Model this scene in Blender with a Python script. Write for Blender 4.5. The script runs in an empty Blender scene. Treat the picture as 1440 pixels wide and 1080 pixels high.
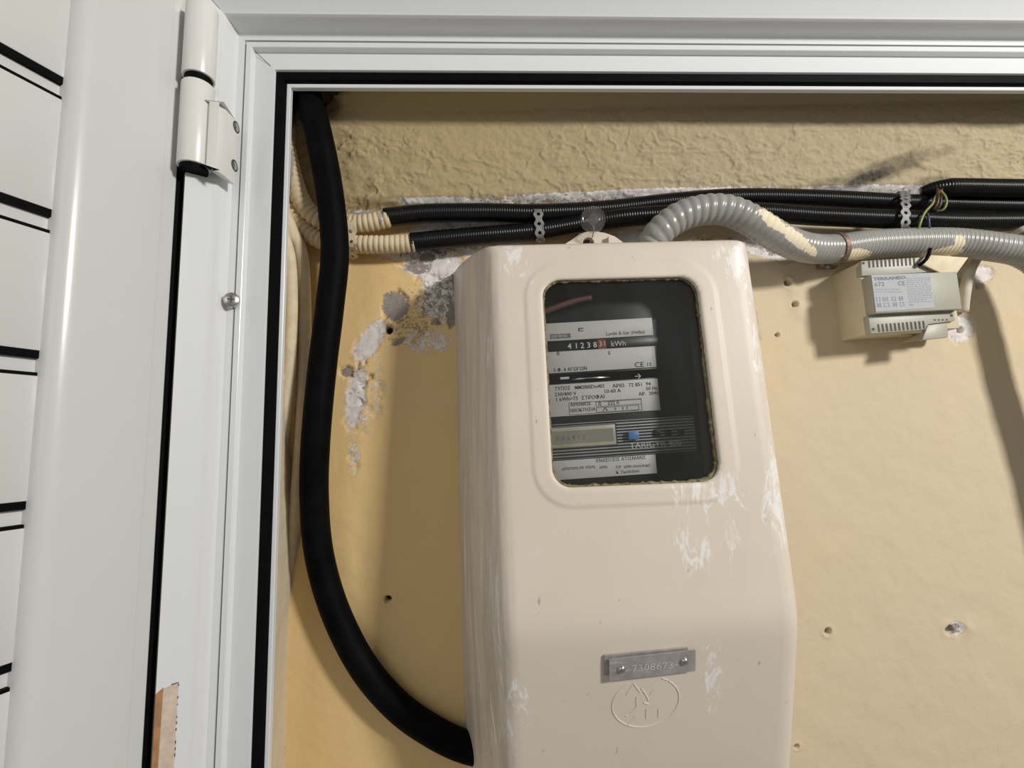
import bpy, bmesh, math, random
import numpy as np
from mathutils import Vector, Matrix

SC = bpy.context.scene
COL = SC.collection
random.seed(7)

# ---------------------------------------------------------------- camera
F, CX, CY = 680.0, 720.0, 540.0
CAM = Vector((0.0, -0.60, 0.0))
def _unit(v): return v / v.length
# world axes seen from the camera (right, up, backward)
_Z = _unit(Vector((-0.0194, 0.994, -0.1084)))
_X = Vector((0.9993, 0.0159, -0.0327)); _X = _unit(_X - _Z * _X.dot(_Z))
_Y = _Z.cross(_X)
W2C = Matrix((_X, _Y, _Z)).transposed()       # columns = world axes in camera space
C2W = W2C.transposed()
cam_d = bpy.data.cameras.new('camera')
cam_d.sensor_width = 36.0
cam_d.lens = 36.0 * F / 1440.0
cam_d.clip_start = 0.01
cam = bpy.data.objects.new('camera', cam_d)
cam.matrix_world = Matrix.Translation(CAM) @ C2W.to_4x4()
COL.objects.link(cam)
SC.camera = cam

# ---------------------------------------------------------------- world, lamps, exposure
w = bpy.data.worlds.new('room_light'); SC.world = w; w.use_nodes = True
bg = w.node_tree.nodes['Background']
bg.inputs[0].default_value = (1.0, 0.96, 0.90, 1); bg.inputs[1].default_value = 0.185
def area(name, loc, target, sx, sy, watts, col=(1, 1, 1)):
    l = bpy.data.lights.new(name, 'AREA'); l.shape = 'RECTANGLE'; l.size = sx; l.size_y = sy
    l.energy = watts; l.color = col
    o = bpy.data.objects.new(name, l); COL.objects.link(o); o.location = loc
    o.rotation_euler = (Vector(target) - Vector(loc)).to_track_quat('-Z', 'Y').to_euler()
    return o
area('ceiling_lamp', (1.55, -1.50, 0.77), (0.1, 0, 0), 0.24, 0.24, 36, (1.0, 0.975, 0.93))
area('fill_light', (-1.0, -2.1, 0.55), (0, 0, 0), 1.1, 1.3, 4.5, (0.93, 0.97, 1.0))  # added soft fill from behind left, no window known there
SC.view_settings.view_transform = 'Standard'
SC.view_settings.look = 'None'
SC.view_settings.exposure = 0.14
SC.view_settings.gamma = 1.0
SC.view_settings.use_curve_mapping = False

# ---------------------------------------------------------------- measuring helpers
def ray(px, py):
    return C2W @ Vector(((px - CX) / F, (CY - py) / F, -1.0))
def P(px, py, Y):
    d = ray(px, py); t = (Y - CAM.y) / d.y
    return CAM + d * t
def on_plane(px, py, p0, n):
    d = ray(px, py); t = (p0 - CAM).dot(n) / d.dot(n)
    return CAM + d * t
def proj(v):
    """world points (n,3) -> pixel coordinates of the photograph, used to lay out wear on the walls"""
    v = np.asarray(v, float) - np.array(CAM)
    c = v @ np.array(W2C).T
    return CX + F * c[:, 0] / -c[:, 2], CY - F * c[:, 1] / -c[:, 2]

# ---------------------------------------------------------------- noise
def vnoise(x, y, seed=0):
    xi = np.floor(x).astype(np.int64); yi = np.floor(y).astype(np.int64)
    xf = x - xi; yf = y - yi
    u = xf * xf * (3 - 2 * xf); v = yf * yf * (3 - 2 * yf)
    def h(a, b):
        n = (a * 374761393 + b * 668265263 + seed * 982451653) & 0xFFFFFFFF
        n = ((n ^ (n >> 13)) * 1274126177) & 0xFFFFFFFF
        return ((n ^ (n >> 16)) & 0xFFFF) / 65535.0
    a = h(xi, yi); b = h(xi + 1, yi); c = h(xi, yi + 1); d = h(xi + 1, yi + 1)
    return (a * (1 - u) + b * u) * (1 - v) + (c * (1 - u) + d * u) * v
def fbm(x, y, oct=4, seed=0):
    s = 0; a = 0.5; t = 0
    for i in range(oct):
        s = s + a * vnoise(x * 2 ** i, y * 2 ** i, seed + i * 17); t += a; a *= 0.5
    return s / t
def sstep(a, b, x):
    t = np.clip((x - a) / (b - a), 0, 1); return t * t * (3 - 2 * t)

# ---------------------------------------------------------------- materials
MATS = {}
class NT:
    def __init__(s, name):
        s.m = bpy.data.materials.new(name); s.m.use_nodes = True
        s.t = s.m.node_tree; s.n = s.t.nodes; s.b = s.n['Principled BSDF']; MATS[name] = s.m
    def new(s, k, **kw):
        n = s.n.new(k)
        for a, v in kw.items(): setattr(n, a, v)
        return n
    def link(s, a, b): s.t.links.new(a, b)
    def coord(s, scale=(1, 1, 1), out='Object'):
        tc = s.new('ShaderNodeTexCoord'); mp = s.new('ShaderNodeMapping')
        mp.inputs['Scale'].default_value = scale; s.link(tc.outputs[out], mp.inputs[0]); return mp.outputs[0]
    def noise(s, scale, detail=4, rough=0.55, vec=None, dist=0.0):
        n = s.new('ShaderNodeTexNoise'); n.inputs['Scale'].default_value = scale
        n.inputs['Detail'].default_value = detail; n.inputs['Roughness'].default_value = rough
        n.inputs['Distortion'].default_value = dist
        s.link(vec if vec is not None else s.coord(), n.inputs['Vector']); return n.outputs['Fac']
    def ramp(s, fac, a, b, ca=(0, 0, 0, 1), cb=(1, 1, 1, 1)):
        r = s.new('ShaderNodeValToRGB'); e = r.color_ramp.elements
        e[0].position = a; e[1].position = b; e[0].color = ca; e[1].color = cb
        s.link(fac, r.inputs[0]); return r.outputs[0]
    def math(s, op, a, b):
        n = s.new('ShaderNodeMath', operation=op)
        for i, v in enumerate((a, b)):
            if isinstance(v, (int, float)): n.inputs[i].default_value = v
            else: s.link(v, n.inputs[i])
        return n.outputs[0]
    def mix(s, fac, a, b):
        n = s.new('ShaderNodeMix', data_type='RGBA')
        for i, v in ((0, fac), (6, a), (7, b)):
            if isinstance(v, (int, float)): n.inputs[i].default_value = v
            elif isinstance(v, tuple): n.inputs[i].default_value = (*v[:3], 1)
            else: s.link(v, n.inputs[i])
        return n.outputs[2]
    def attr(s, name):
        n = s.new('ShaderNodeAttribute'); n.attribute_name = name; return n.outputs['Fac']
    def bump(s, h, strength, dist=0.001):
        b = s.new('ShaderNodeBump'); b.inputs['Strength'].default_value = strength
        b.inputs['Distance'].default_value = dist; s.link(h, b.inputs['Height']); s.link(b.outputs[0], s.b.inputs['Normal'])
    def set(s, col=None, rough=None, metal=None, spec=None):
        if col is not None:
            if isinstance(col, tuple): s.b.inputs['Base Color'].default_value = (*col[:3], 1)
            else: s.link(col, s.b.inputs['Base Color'])
        if rough is not None:
            if isinstance(rough, (int, float)): s.b.inputs['Roughness'].default_value = rough
            else: s.link(rough, s.b.inputs['Roughness'])
        if metal is not None: s.b.inputs['Metallic'].default_value = metal
        if spec is not None: s.b.inputs['Specular IOR Level'].default_value = spec
        return s.m

def simple(name, col, rough=0.5, metal=0.0, var=0.08, scale=60, spec=0.5):
    k = NT(name); n = k.noise(scale, 5)
    dk = tuple(c * (1 - var) for c in col); lt = tuple(min(1, c * (1 + var)) for c in col)
    k.set(k.ramp(n, 0.3, 0.7, (*dk, 1), (*lt, 1)), rough, metal, spec)
    return k.m

# painted plaster: masks peel / bare / soot are laid out per vertex, the shader breaks their edges up
def plaster(name, tint=(0.63, 0.525, 0.365), tint2=(0.76, 0.54, 0.25)):
    k = NT(name)
    tone = k.attr('tone')
    broad = k.noise(5, 4); fine = k.noise(90, 6, 0.65); grit = k.noise(420, 3)
    base = k.mix(k.math('ADD', tone, k.math('MULTIPLY', k.math('SUBTRACT', broad, 0.5), 0.8)), tint, tint2)
    speck = k.ramp(k.noise(150, 6, 0.75), 0.61, 0.70)
    base = k.mix(k.math('MULTIPLY', speck, 0.35), base, (0.42, 0.32, 0.2))
    ed = k.math('MULTIPLY', k.math('SUBTRACT', k.noise(130, 8, 0.75, dist=1.0), 0.5), 1.9)
    pk = k.ramp(k.math('ADD', k.attr('peel'), ed), 0.48, 0.53)
    white = k.mix(k.ramp(fine, 0.35, 0.65), (0.63, 0.57, 0.54), (0.80, 0.76, 0.73))
    c = k.mix(pk, base, white)
    ed2 = k.math('MULTIPLY', k.math('SUBTRACT', k.noise(170, 8, 0.75, dist=1.2), 0.5), 2.0)
    bk = k.ramp(k.math('ADD', k.attr('bare'), ed2), 0.49, 0.53)
    grey = k.mix(grit, (0.16, 0.135, 0.11), (0.42, 0.37, 0.33))
    c = k.mix(bk, c, grey)
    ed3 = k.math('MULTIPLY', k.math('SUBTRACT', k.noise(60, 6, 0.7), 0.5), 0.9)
    sk = k.ramp(k.math('ADD', k.attr('soot_shade'), ed3), 0.25, 0.95)
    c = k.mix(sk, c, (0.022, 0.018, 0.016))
    k.set(c, 0.82, spec=0.25)
    h = k.math('ADD', k.math('MULTIPLY', fine, 0.42), k.math('ADD', k.math('MULTIPLY', grit, 0.25), k.math('MULTIPLY', pk, -0.6)))
    h = k.math('ADD', h, k.math('MULTIPLY', bk, -0.7))
    k.bump(h, 0.55, 0.0016)
    return k.m
plaster('wall_plaster'); plaster('left_plaster', (0.62, 0.54, 0.40), (0.62, 0.52, 0.35)); plaster('soffit_plaster', (0.43, 0.355, 0.225), (0.42, 0.325, 0.175))  # soffit copy of the paint is darkened to carry its dimmer light

def enamel(name, col, rough=0.22):
    k = NT(name); n = k.noise(25, 4)
    k.set(k.mix(n, tuple(c * 0.97 for c in col), col), k.ramp(k.noise(9, 3), 0.0, 1.0, (rough * 0.85,) * 3 + (1,), (rough * 1.2,) * 3 + (1,)))
    k.b.inputs['Coat Weight'].default_value = 0.0
    k.bump(k.noise(300, 2), 0.04, 0.0004)
    return k.m
enamel('white_enamel', (0.75, 0.765, 0.775), 0.25)
enamel('door_enamel', (0.66, 0.665, 0.65), 0.25)
enamel('hinge_enamel', (0.78, 0.77, 0.74), 0.3)
simple('black_rubber', (0.003, 0.003, 0.0035), 0.6, var=0.3, spec=0.06)
simple('black_sheath', (0.0025, 0.0025, 0.003), 0.6, var=0.5, scale=40, spec=0.06)
simple('black_conduit', (0.004, 0.004, 0.0045), 0.30, var=0.5, scale=50, spec=0.25)
simple('zinc', (0.22, 0.22, 0.215), 0.62, 0.35, 0.3, 120)
simple('steel_screw', (0.6, 0.58, 0.55), 0.28, 1.0, 0.2, 200)
simple('cream_paint', (0.72, 0.61, 0.42), 0.7, var=0.10, scale=90)
simple('white_sheath', (0.60, 0.55, 0.44), 0.55, var=0.1, scale=80)
simple('grey_device', (0.60, 0.53, 0.37), 0.5, var=0.04, scale=60)
simple('device_front', (0.37, 0.35, 0.285), 0.45, var=0.03, scale=60)
simple('device_dark', (0.06, 0.05, 0.04), 0.7)
simple('label_white', (0.44, 0.45, 0.465), 0.6, var=0.03, spec=0.15)
simple('ink', (0.035, 0.035, 0.05), 0.5, var=0.1)
simple('ink_blue', (0.03, 0.025, 0.09), 0.5, var=0.1)
simple('ink_grey', (0.16, 0.16, 0.2), 0.5, var=0.1)
simple('meter_black', (0.008, 0.008, 0.0085), 0.35, var=0.3)
simple('meter_grey', (0.42, 0.42, 0.43), 0.45, var=0.1)
simple('meter_plate', (0.66, 0.65, 0.62), 0.5, var=0.06, scale=40)
simple('digit_white', (0.8, 0.8, 0.8), 0.5)
simple('red_drum', (0.26, 0.045, 0.035), 0.5)
simple('lcd_green', (0.52, 0.50, 0.38), 0.25, var=0.08)
simple('lcd_dark', (0.32, 0.32, 0.25), 0.25)
simple('blue_plastic', (0.10, 0.26, 0.55), 0.4)
simple('brown_reflection', (0.14, 0.06, 0.045), 0.5)
simple('yellow_green', (0.24, 0.27, 0.08), 0.45, var=0.25, scale=150)
simple('brown_wire', (0.06, 0.022, 0.02), 0.45)
simple('blue_wire', (0.05, 0.06, 0.13), 0.45)
simple('sticker_tan', (0.62, 0.50, 0.40), 0.6, var=0.15, scale=120)
simple('sticker_brown', (0.40, 0.20, 0.09), 0.55, var=0.25, scale=90)
simple('stamp_light', (0.60, 0.57, 0.55), 0.5, 0.2)
simple('putty', (0.19, 0.16, 0.085), 0.75, var=0.6, scale=220)

def cover_mat():
    k = NT('cover_plastic')
    streak = k.noise(60, 6, 0.7, k.coord((1, 1, 0.10)), 0.4)
    blot = k.noise(75, 7, 0.72, k.coord((1, 1, 0.35)), 1.5)
    wear = k.attr('wear'); side = k.attr('side')
    base = k.mix(k.ramp(k.noise(7, 3), 0.35, 0.7), (0.67, 0.585, 0.49), (0.72, 0.635, 0.54))
    dirt = k.math('MULTIPLY', side, k.ramp(streak, 0.42, 0.62))
    base = k.mix(k.math('MULTIPLY', dirt, 0.45), base, (0.36, 0.32, 0.26))
    s1 = k.ramp(k.math('ADD', wear, k.math('MULTIPLY', k.math('SUBTRACT', blot, 0.5), 2.2)), 0.56, 0.72)
    s2 = k.math('MULTIPLY', side, k.ramp(k.noise(75, 5, 0.7, k.coord((1, 1, 0.06))), 0.55, 0.64))
    sc = k.math('MAXIMUM', k.math('MULTIPLY', s1, 0.75), k.math('MULTIPLY', s2, 0.8))
    c = k.mix(sc, base, (0.86, 0.84, 0.82))
    tick = k.ramp(k.noise(130, 4, 0.6, k.coord((1, 1, 0.5))), 0.70, 0.73)
    c = k.mix(k.math('MULTIPLY', tick, 0.5), c, (0.25, 0.2, 0.15))
    k.set(c, k.mix(sc, (0.48,) * 3, (0.36,) * 3), spec=0.4)
    k.bump(k.math('ADD', blot, k.math('MULTIPLY', sc, 0.4)), 0.12, 0.001)
    return k.m
cover_mat()

def conduit_grey():
    k = NT('grey_conduit')
    c = k.mix(k.noise(18, 4), (0.25, 0.245, 0.23), (0.36, 0.355, 0.335))
    c = k.mix(k.math('MULTIPLY', k.ramp(k.noise(50, 5, 0.7), 0.55, 0.75), 0.5), c, (0.20, 0.15, 0.11))
    ed = k.math('MULTIPLY', k.math('SUBTRACT', k.noise(150, 7, 0.75, dist=0.8), 0.5), 1.9)
    pk = k.ramp(k.math('ADD', k.attr('paint'), ed), 0.48, 0.52)
    c = k.mix(pk, c, (0.80, 0.70, 0.50))
    k.set(c, k.mix(pk, (0.3,) * 3, (0.7,) * 3))
    return k.m
conduit_grey()
def conduit_beige():
    k = NT('beige_conduit')
    c = k.mix(k.noise(30, 4), (0.60, 0.47, 0.29), (0.72, 0.60, 0.40))
    pk = k.ramp(k.math('ADD', k.attr('paint'), k.math('MULTIPLY', k.math('SUBTRACT', k.noise(120, 5, 0.7), 0.5), 0.9)), 0.48, 0.53)
    c = k.mix(pk, c, k.mix(k.noise(90, 4), (0.26, 0.23, 0.21), (0.44, 0.40, 0.37)))
    k.set(c, 0.7, spec=0.3); return k.m
conduit_beige()
def metal_plate():
    k = NT('plate_metal')
    n = k.noise(60, 6, 0.7); s = k.noise(150, 4, 0.6, k.coord((0.15, 1, 1)))
    c = k.mix(k.ramp(n, 0.35, 0.7), (0.34, 0.31, 0.30), (0.50, 0.47, 0.45))
    c = k.mix(k.ramp(s, 0.63, 0.68), c, (0.62, 0.6, 0.58))
    k.set(c, 0.45, 0.35); return k.m
metal_plate()
def glass(name, tint, dust, rough=0.03):
    m = bpy.data.materials.new(name); m.use_nodes = True; MATS[name] = m
    t = m.node_tree; N = t.nodes; L = t.links.new; N.clear()
    out = N.new('ShaderNodeOutputMaterial'); tr = N.new('ShaderNodeBsdfTransparent'); tr.inputs[0].default_value = (*tint, 1)
    gl = N.new('ShaderNodeBsdfGlossy'); gl.inputs['Roughness'].default_value = rough
    df = N.new('ShaderNodeBsdfDiffuse'); df.inputs[0].default_value = (0.5, 0.5, 0.52, 1)
    lw = N.new('ShaderNodeLayerWeight'); lw.inputs[0].default_value = 0.5
    pw = N.new('ShaderNodeMath'); pw.operation = 'POWER'; pw.inputs[1].default_value = 4.0; L(lw.outputs['Facing'], pw.inputs[0])
    fr = N.new('ShaderNodeMath'); fr.operation = 'MULTIPLY_ADD'; fr.inputs[1].default_value = 0.9; fr.inputs[2].default_value = 0.04; L(pw.outputs[0], fr.inputs[0])
    tc = N.new('ShaderNodeTexCoord'); mp = N.new('ShaderNodeMapping'); mp.inputs['Scale'].default_value = (1, 1, 0.3)
    nz = N.new('ShaderNodeTexNoise'); nz.inputs['Scale'].default_value = 22; nz.inputs['Detail'].default_value = 6
    rp = N.new('ShaderNodeValToRGB'); rp.color_ramp.elements[0].position = 0.35; rp.color_ramp.elements[1].position = 0.8
    rp.color_ramp.elements[0].color = (dust * 0.4,) * 3 + (1,); rp.color_ramp.elements[1].color = (dust * 2,) * 3 + (1,)
    m1 = N.new('ShaderNodeMixShader'); m2 = N.new('ShaderNodeMixShader')
    L(tc.outputs['Object'], mp.inputs[0]); L(mp.outputs[0], nz.inputs['Vector']); L(nz.outputs['Fac'], rp.inputs[0])
    L(rp.outputs[0], m1.inputs[0]); L(tr.outputs[0], m1.inputs[1]); L(df.outputs[0], m1.inputs[2])
    L(fr.outputs[0], m2.inputs[0]); L(m1.outputs[0], m2.inputs[1]); L(gl.outputs[0], m2.inputs[2]); L(m2.outputs[0], out.inputs[0])
    return m
glass('window_glass', (0.90, 0.905, 0.90), 0.012)
glass('seal_plastic', (0.92, 0.91, 0.89), 0.07, 0.06)
glass('seal_inner', (0.60, 0.57, 0.53), 0.12, 0.12)

# ---------------------------------------------------------------- object helpers
def obj(name, me, mat=None, parent=None):
    o = bpy.data.objects.new(name, me); COL.objects.link(o)
    if mat: me.materials.clear(); me.materials.append(MATS[mat])
    if parent is not None: o.parent = parent
    return o
def mesh(name, v, f, smooth=False):
    me = bpy.data.meshes.new(name); me.from_pydata([tuple(p) for p in v], [], f); me.update()
    if smooth: me.polygons.foreach_set('use_smooth', [True] * len(me.polygons))
    return me
def empty(name, loc=(0, 0, 0), rot=None):
    o = bpy.data.objects.new(name, None); o.empty_display_size = 0.02; COL.objects.link(o); o.location = loc
    if rot: o.rotation_euler = rot
    return o
def tag(o, label=None, cat=None, group=None, kind=None):
    for k_, v_ in (('label', label), ('category', cat), ('group', group), ('kind', kind)):
        if v_: o[k_] = v_
    return o
def fast_grid(name, V, nu, nv, smooth=True, flip=False):
    """V: (nu*nv,3) array, index i*nv+j"""
    i, j = np.meshgrid(np.arange(nu - 1), np.arange(nv - 1), indexing='ij')
    a = (i * nv + j).ravel(); q = np.stack([a, a + nv, a + nv + 1, a + 1], 1)
    if flip: q = q[:, ::-1]
    me = bpy.data.meshes.new(name)
    me.vertices.add(len(V)); me.vertices.foreach_set('co', np.asarray(V, np.float32).ravel())
    me.loops.add(q.size); me.loops.foreach_set('vertex_index', q.ravel().astype(np.int32))
    me.polygons.add(len(q)); me.polygons.foreach_set('loop_start', np.arange(0, q.size, 4, dtype=np.int32))
    me.polygons.foreach_set('use_smooth', np.full(len(q), smooth)); me.update(calc_edges=True); me.validate()
    return me
def attr(me, name, vals):
    a = me.attributes.new(name, 'FLOAT', 'POINT'); a.data.foreach_set('value', np.asarray(vals, np.float32))
class MB:
    """collects shapes for ONE mesh"""
    def __init__(s): s.v = []; s.f = []
    def add(s, v, f):
        b = len(s.v); s.v += [Vector(p) for p in v]; s.f += [tuple(i + b for i in q) for q in f]; return s
    def box(s, x0, x1, y0, y1, z0, z1, M=None):
        v = [Vector((x, y, z)) for x in (x0, x1) for y in (y0, y1) for z in (z0, z1)]
        if M: v = [M @ p for p in v]
        return s.add(v, [(0, 1, 3, 2), (4, 6, 7, 5), (0, 4, 5, 1), (2, 3, 7, 6), (0, 2, 6, 4), (1, 5, 7, 3)])
    def prism(s, poly, y0, y1, M=None):
        """poly: (x,z) list, counter-clockwise seen from -Y; extruded y0..y1"""
        n = len(poly); v = [Vector((x, y0, z)) for x, z in poly] + [Vector((x, y1, z)) for x, z in poly]
        if M: v = [M @ p for p in v]
        f = [tuple(range(n)), tuple(range(2 * n - 1, n - 1, -1))]
        f += [(i, i + n, (i + 1) % n + n, (i + 1) % n) for i in range(n)]
        return s.add(v, f)
    def cyl(s, c, axis, r, h, seg=20, r2=None, dome=0.0):
        axis = _unit(Vector(axis)); t = axis.orthogonal().normalized(); b = axis.cross(t); c = Vector(c)
        r2 = r if r2 is None else r2
        rings = [(0, r), (h, r2)]
        if dome: rings += [(h + dome * 0.6, r2 * 0.8), (h + dome, r2 * 0.4)]
        v = []
        for d, rr in rings:
            v += [c + axis * d + (t * math.cos(a) + b * math.sin(a)) * rr for a in [2 * math.pi * k / seg for k in range(seg)]]
        f = [tuple(range(seg - 1, -1, -1))]
        for q in range(len(rings) - 1):
            f += [(q * seg + k, q * seg + (k + 1) % seg, (q + 1) * seg + (k + 1) % seg, (q + 1) * seg + k) for k in range(seg)]
        f.append(tuple(range((len(rings) - 1) * seg, len(rings) * seg)))
        return s.add(v, f)
    def build(s, name, mat, parent=None, bevel=0.0, smooth=False, segs=2):
        me = mesh(name, s.v, s.f)
        if bevel:
            bm = bmesh.new(); bm.from_mesh(me)
            bmesh.ops.recalc_face_normals(bm, faces=bm.faces)
            ed = [e for e in bm.edges if len(e.link_faces) == 2 and e.calc_face_angle(0) > 0.5]
            bmesh.ops.bevel(bm, geom=ed, offset=bevel, segments=segs, affect='EDGES', clamp_overlap=True, profile=0.5)
            bm.to_mesh(me); bm.free()
        else:
            bm = bmesh.new(); bm.from_mesh(me); bmesh.ops.recalc_face_normals(bm, faces=bm.faces); bm.to_mesh(me); bm.free()
        if smooth or bevel:
            me.polygons.foreach_set('use_smooth', [True] * len(me.polygons))
            me.set_sharp_from_angle(angle=math.radians(38))
        return obj(name, me, mat, parent)

def spline(pts, step):
    pts = [Vector(p) for p in pts]; ext = [pts[0] * 2 - pts[1]] + pts + [pts[-1] * 2 - pts[-2]]
    out = []
    for i in range(1, len(ext) - 2):
        a, b, c, d = ext[i - 1:i + 3]; n = 24
        for k in range(n):
            t = k / n
            out.append(0.5 * ((2 * b) + (c - a) * t + (2 * a - 5 * b + 4 * c - d) * t * t + (3 * b - a - 3 * c + d) * t ** 3))
    out.append(pts[-1])
    L = [0.0]
    for i in range(1, len(out)): L.append(L[-1] + (out[i] - out[i - 1]).length)
    n = max(2, int(L[-1] / step)); res = []; j = 0
    for k in range(n + 1):
        s_ = L[-1] * k / n
        while j < len(L) - 2 and L[j + 1] < s_: j += 1
        t = (s_ - L[j]) / max(1e-9, L[j + 1] - L[j]); res.append(out[j].lerp(out[j + 1], t))
    return res, L[-1]
def tube(name, pts, r, mat, parent=None, pitch=0, rib=0.0, seg=20, step=0.004, taper=None, sharp=1.0, twist=0.0, pitchf=None):
    if pitch: step = pitch / 6.0
    p, Ln = spline(pts, step); n = len(p); ph = 0.0
    T = [(p[min(i + 1, n - 1)] - p[max(i - 1, 0)]).normalized() for i in range(n)]
    N = T[0].orthogonal().normalized(); V = []
    for i in range(n):
        N = (N - T[i] * N.dot(T[i])).normalized(); B = T[i].cross(N); s_ = Ln * i / (n - 1)
        pl_ = pitchf(s_ / Ln) if pitchf else pitch
        if pitch: ph += (Ln / (n - 1)) / pl_
        for k in range(seg):
            a = 2 * math.pi * k / seg
            rr = r
            if pitch: rr -= rib * (pl_ / pitch if pitchf else 1) * (0.5 - 0.5 * math.cos(2 * math.pi * (ph + twist * k / seg))) ** sharp
            if taper: rr *= taper(s_ / Ln)
            V.append(p[i] + (N * math.cos(a) + B * math.sin(a)) * rr)
    f = [(i * seg + k, i * seg + (k + 1) % seg, (i + 1) * seg + (k + 1) % seg, (i + 1) * seg + k) for i in range(n - 1) for k in range(seg)]
    f += [tuple(range(seg - 1, -1, -1)), tuple(range((n - 1) * seg, n * seg))]
    me = mesh(name, V, f, True)
    return obj(name, me, mat, parent)
def PT(*rows): return [P(*r) for r in rows]

def text_geo(lines, bold=0.0):
    """lines: (string, u, v, size, [sx]) -> flat letters as verts (u,v) and faces"""
    V = []; Fc = []
    for ln in lines:
        s_, u, v, size = ln[:4]; sx = ln[4] if len(ln) > 4 else 1.0
        cu = bpy.data.curves.new('t', 'FONT'); cu.body = s_; cu.size = size; cu.resolution_u = 2; cu.offset = bold * size
        o = bpy.data.objects.new('t', cu)
        me = bpy.data.meshes.new_from_object(o)
        b = len(V)
        V += [(u + q.co.x * sx, v + q.co.y) for q in me.vertices]
        Fc += [tuple(b + i for i in pl.vertices) for pl in me.polygons]
        bpy.data.objects.remove(o); bpy.data.curves.remove(cu); bpy.data.meshes.remove(me)
    return V, Fc
def lettering(name, lines, y, mat, parent, extra=(), bold=0.003):
    """letters (and thin rectangles (u0,u1,v0,v1)) in the parent's XZ plane at local y"""
    V, Fc = text_geo(lines, bold)
    for (u0, u1, v0, v1) in extra:
        b = len(V); V += [(u0, v0), (u1, v0), (u1, v1), (u0, v1)]; Fc.append((b, b + 1, b + 2, b + 3))
    me = mesh(name, [(u, y, v) for u, v in V], Fc)
    o = obj(name, me, mat, parent); o['kind'] = 'stuff'
    return o
def frame_lines(u0, u1, v0, v1, t):
    return [(u0, u1, v0, v0 + t), (u0, u1, v1 - t, v1), (u0, u0 + t, v0, v1), (u1 - t, u1, v0, v1)]

# ================================================================ SETTING: niche walls
def blobs(px, py, rows):
    m = np.zeros_like(px)
    for (x, y, rx, ry, amp, ang) in rows:
        c, s_ = math.cos(math.radians(ang)), math.sin(math.radians(ang))
        dx, dy = px - x, py - y
        u = (dx * c + dy * s_) / rx; v = (-dx * s_ + dy * c) / ry
        m = np.maximum(m, amp * (1 - sstep(0.35, 1.25, np.sqrt(u * u + v * v))))
    return m
PEEL = [(640, 285, 110, 10, .95, 2), (900, 272, 260, 9, .85, -2), (1230, 268, 140, 12, .9, 0), (660, 330, 110, 30, .9, 0),
        (610, 372, 60, 28, .8, 0), (690, 350, 60, 20, .9, 0), (620, 430, 45, 30, .7, 0), (520, 480, 46, 20, .85, -55),
        (500, 560, 20, 60, .8, 8), (497, 640, 14, 40, .55, 0), (1090, 350, 80, 20, .9, 10), (1350, 462, 24, 24, 1.0, 0),
        (1372, 385, 34, 16, .95, 0), (900, 335, 60, 16, .85, 0), (1345, 884, 14, 13, 1.0, 0), (1062, 480, 10, 60, .45, 0),
        (530, 300, 60, 14, .5, 0), (1300, 268, 100, 10, .8, 0), (625, 400, 40, 36, .9, 0), (575, 350, 70, 22, .85, 0), (600, 480, 50, 26, .55, 0), (520, 560, 34, 90, .42, 8), (480, 300, 40, 20, .45, 0)]
BARE = [(556, 430, 24, 26, .95, 0), (585, 375, 26, 12, .72, 0), (602, 360, 20, 10, .7, 0), (640, 395, 12, 20, .62, 0), (634, 440, 10, 30, .75, 0),
        (612, 452, 12, 10, .6, 0), (560, 480, 22, 8, .6, -30), (488, 522, 12, 10, .85, 0), (640, 332, 90, 26, .50, 0), (600, 285, 60, 8, .55, 0),
        (1000, 340, 40, 14, .45, 0), (1100, 352, 60, 14, .5, 10), (570, 460, 60, 40, .42, 0), (1345, 884, 11, 10, .62, 0), (700, 300, 80, 20, .4, 0), (620, 420, 60, 50, .47, 0), (600, 350, 60, 24, .5, 0), (505, 540, 30, 60, .36, 0)]
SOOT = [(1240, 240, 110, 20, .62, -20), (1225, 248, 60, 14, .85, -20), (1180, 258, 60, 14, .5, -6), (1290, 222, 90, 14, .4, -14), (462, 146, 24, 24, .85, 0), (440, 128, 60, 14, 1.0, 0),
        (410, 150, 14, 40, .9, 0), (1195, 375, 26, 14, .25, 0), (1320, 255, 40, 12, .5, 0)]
HOLES = [(1107, 398, 4.5), (1117, 428, 4.0), (1164, 888, 4.6), (1336, 886, 6.0), (545, 843, 5.0), (546, 463, 6.5), (1093, 471, 2.6), (1376, 402, 4.0), (1351, 464, 4.2), (1120, 1050, 3.0), (812, 790, 1)]

def z_corner(x): return 0.285 + 0.022 * (x + 0.25) / 0.9
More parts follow.
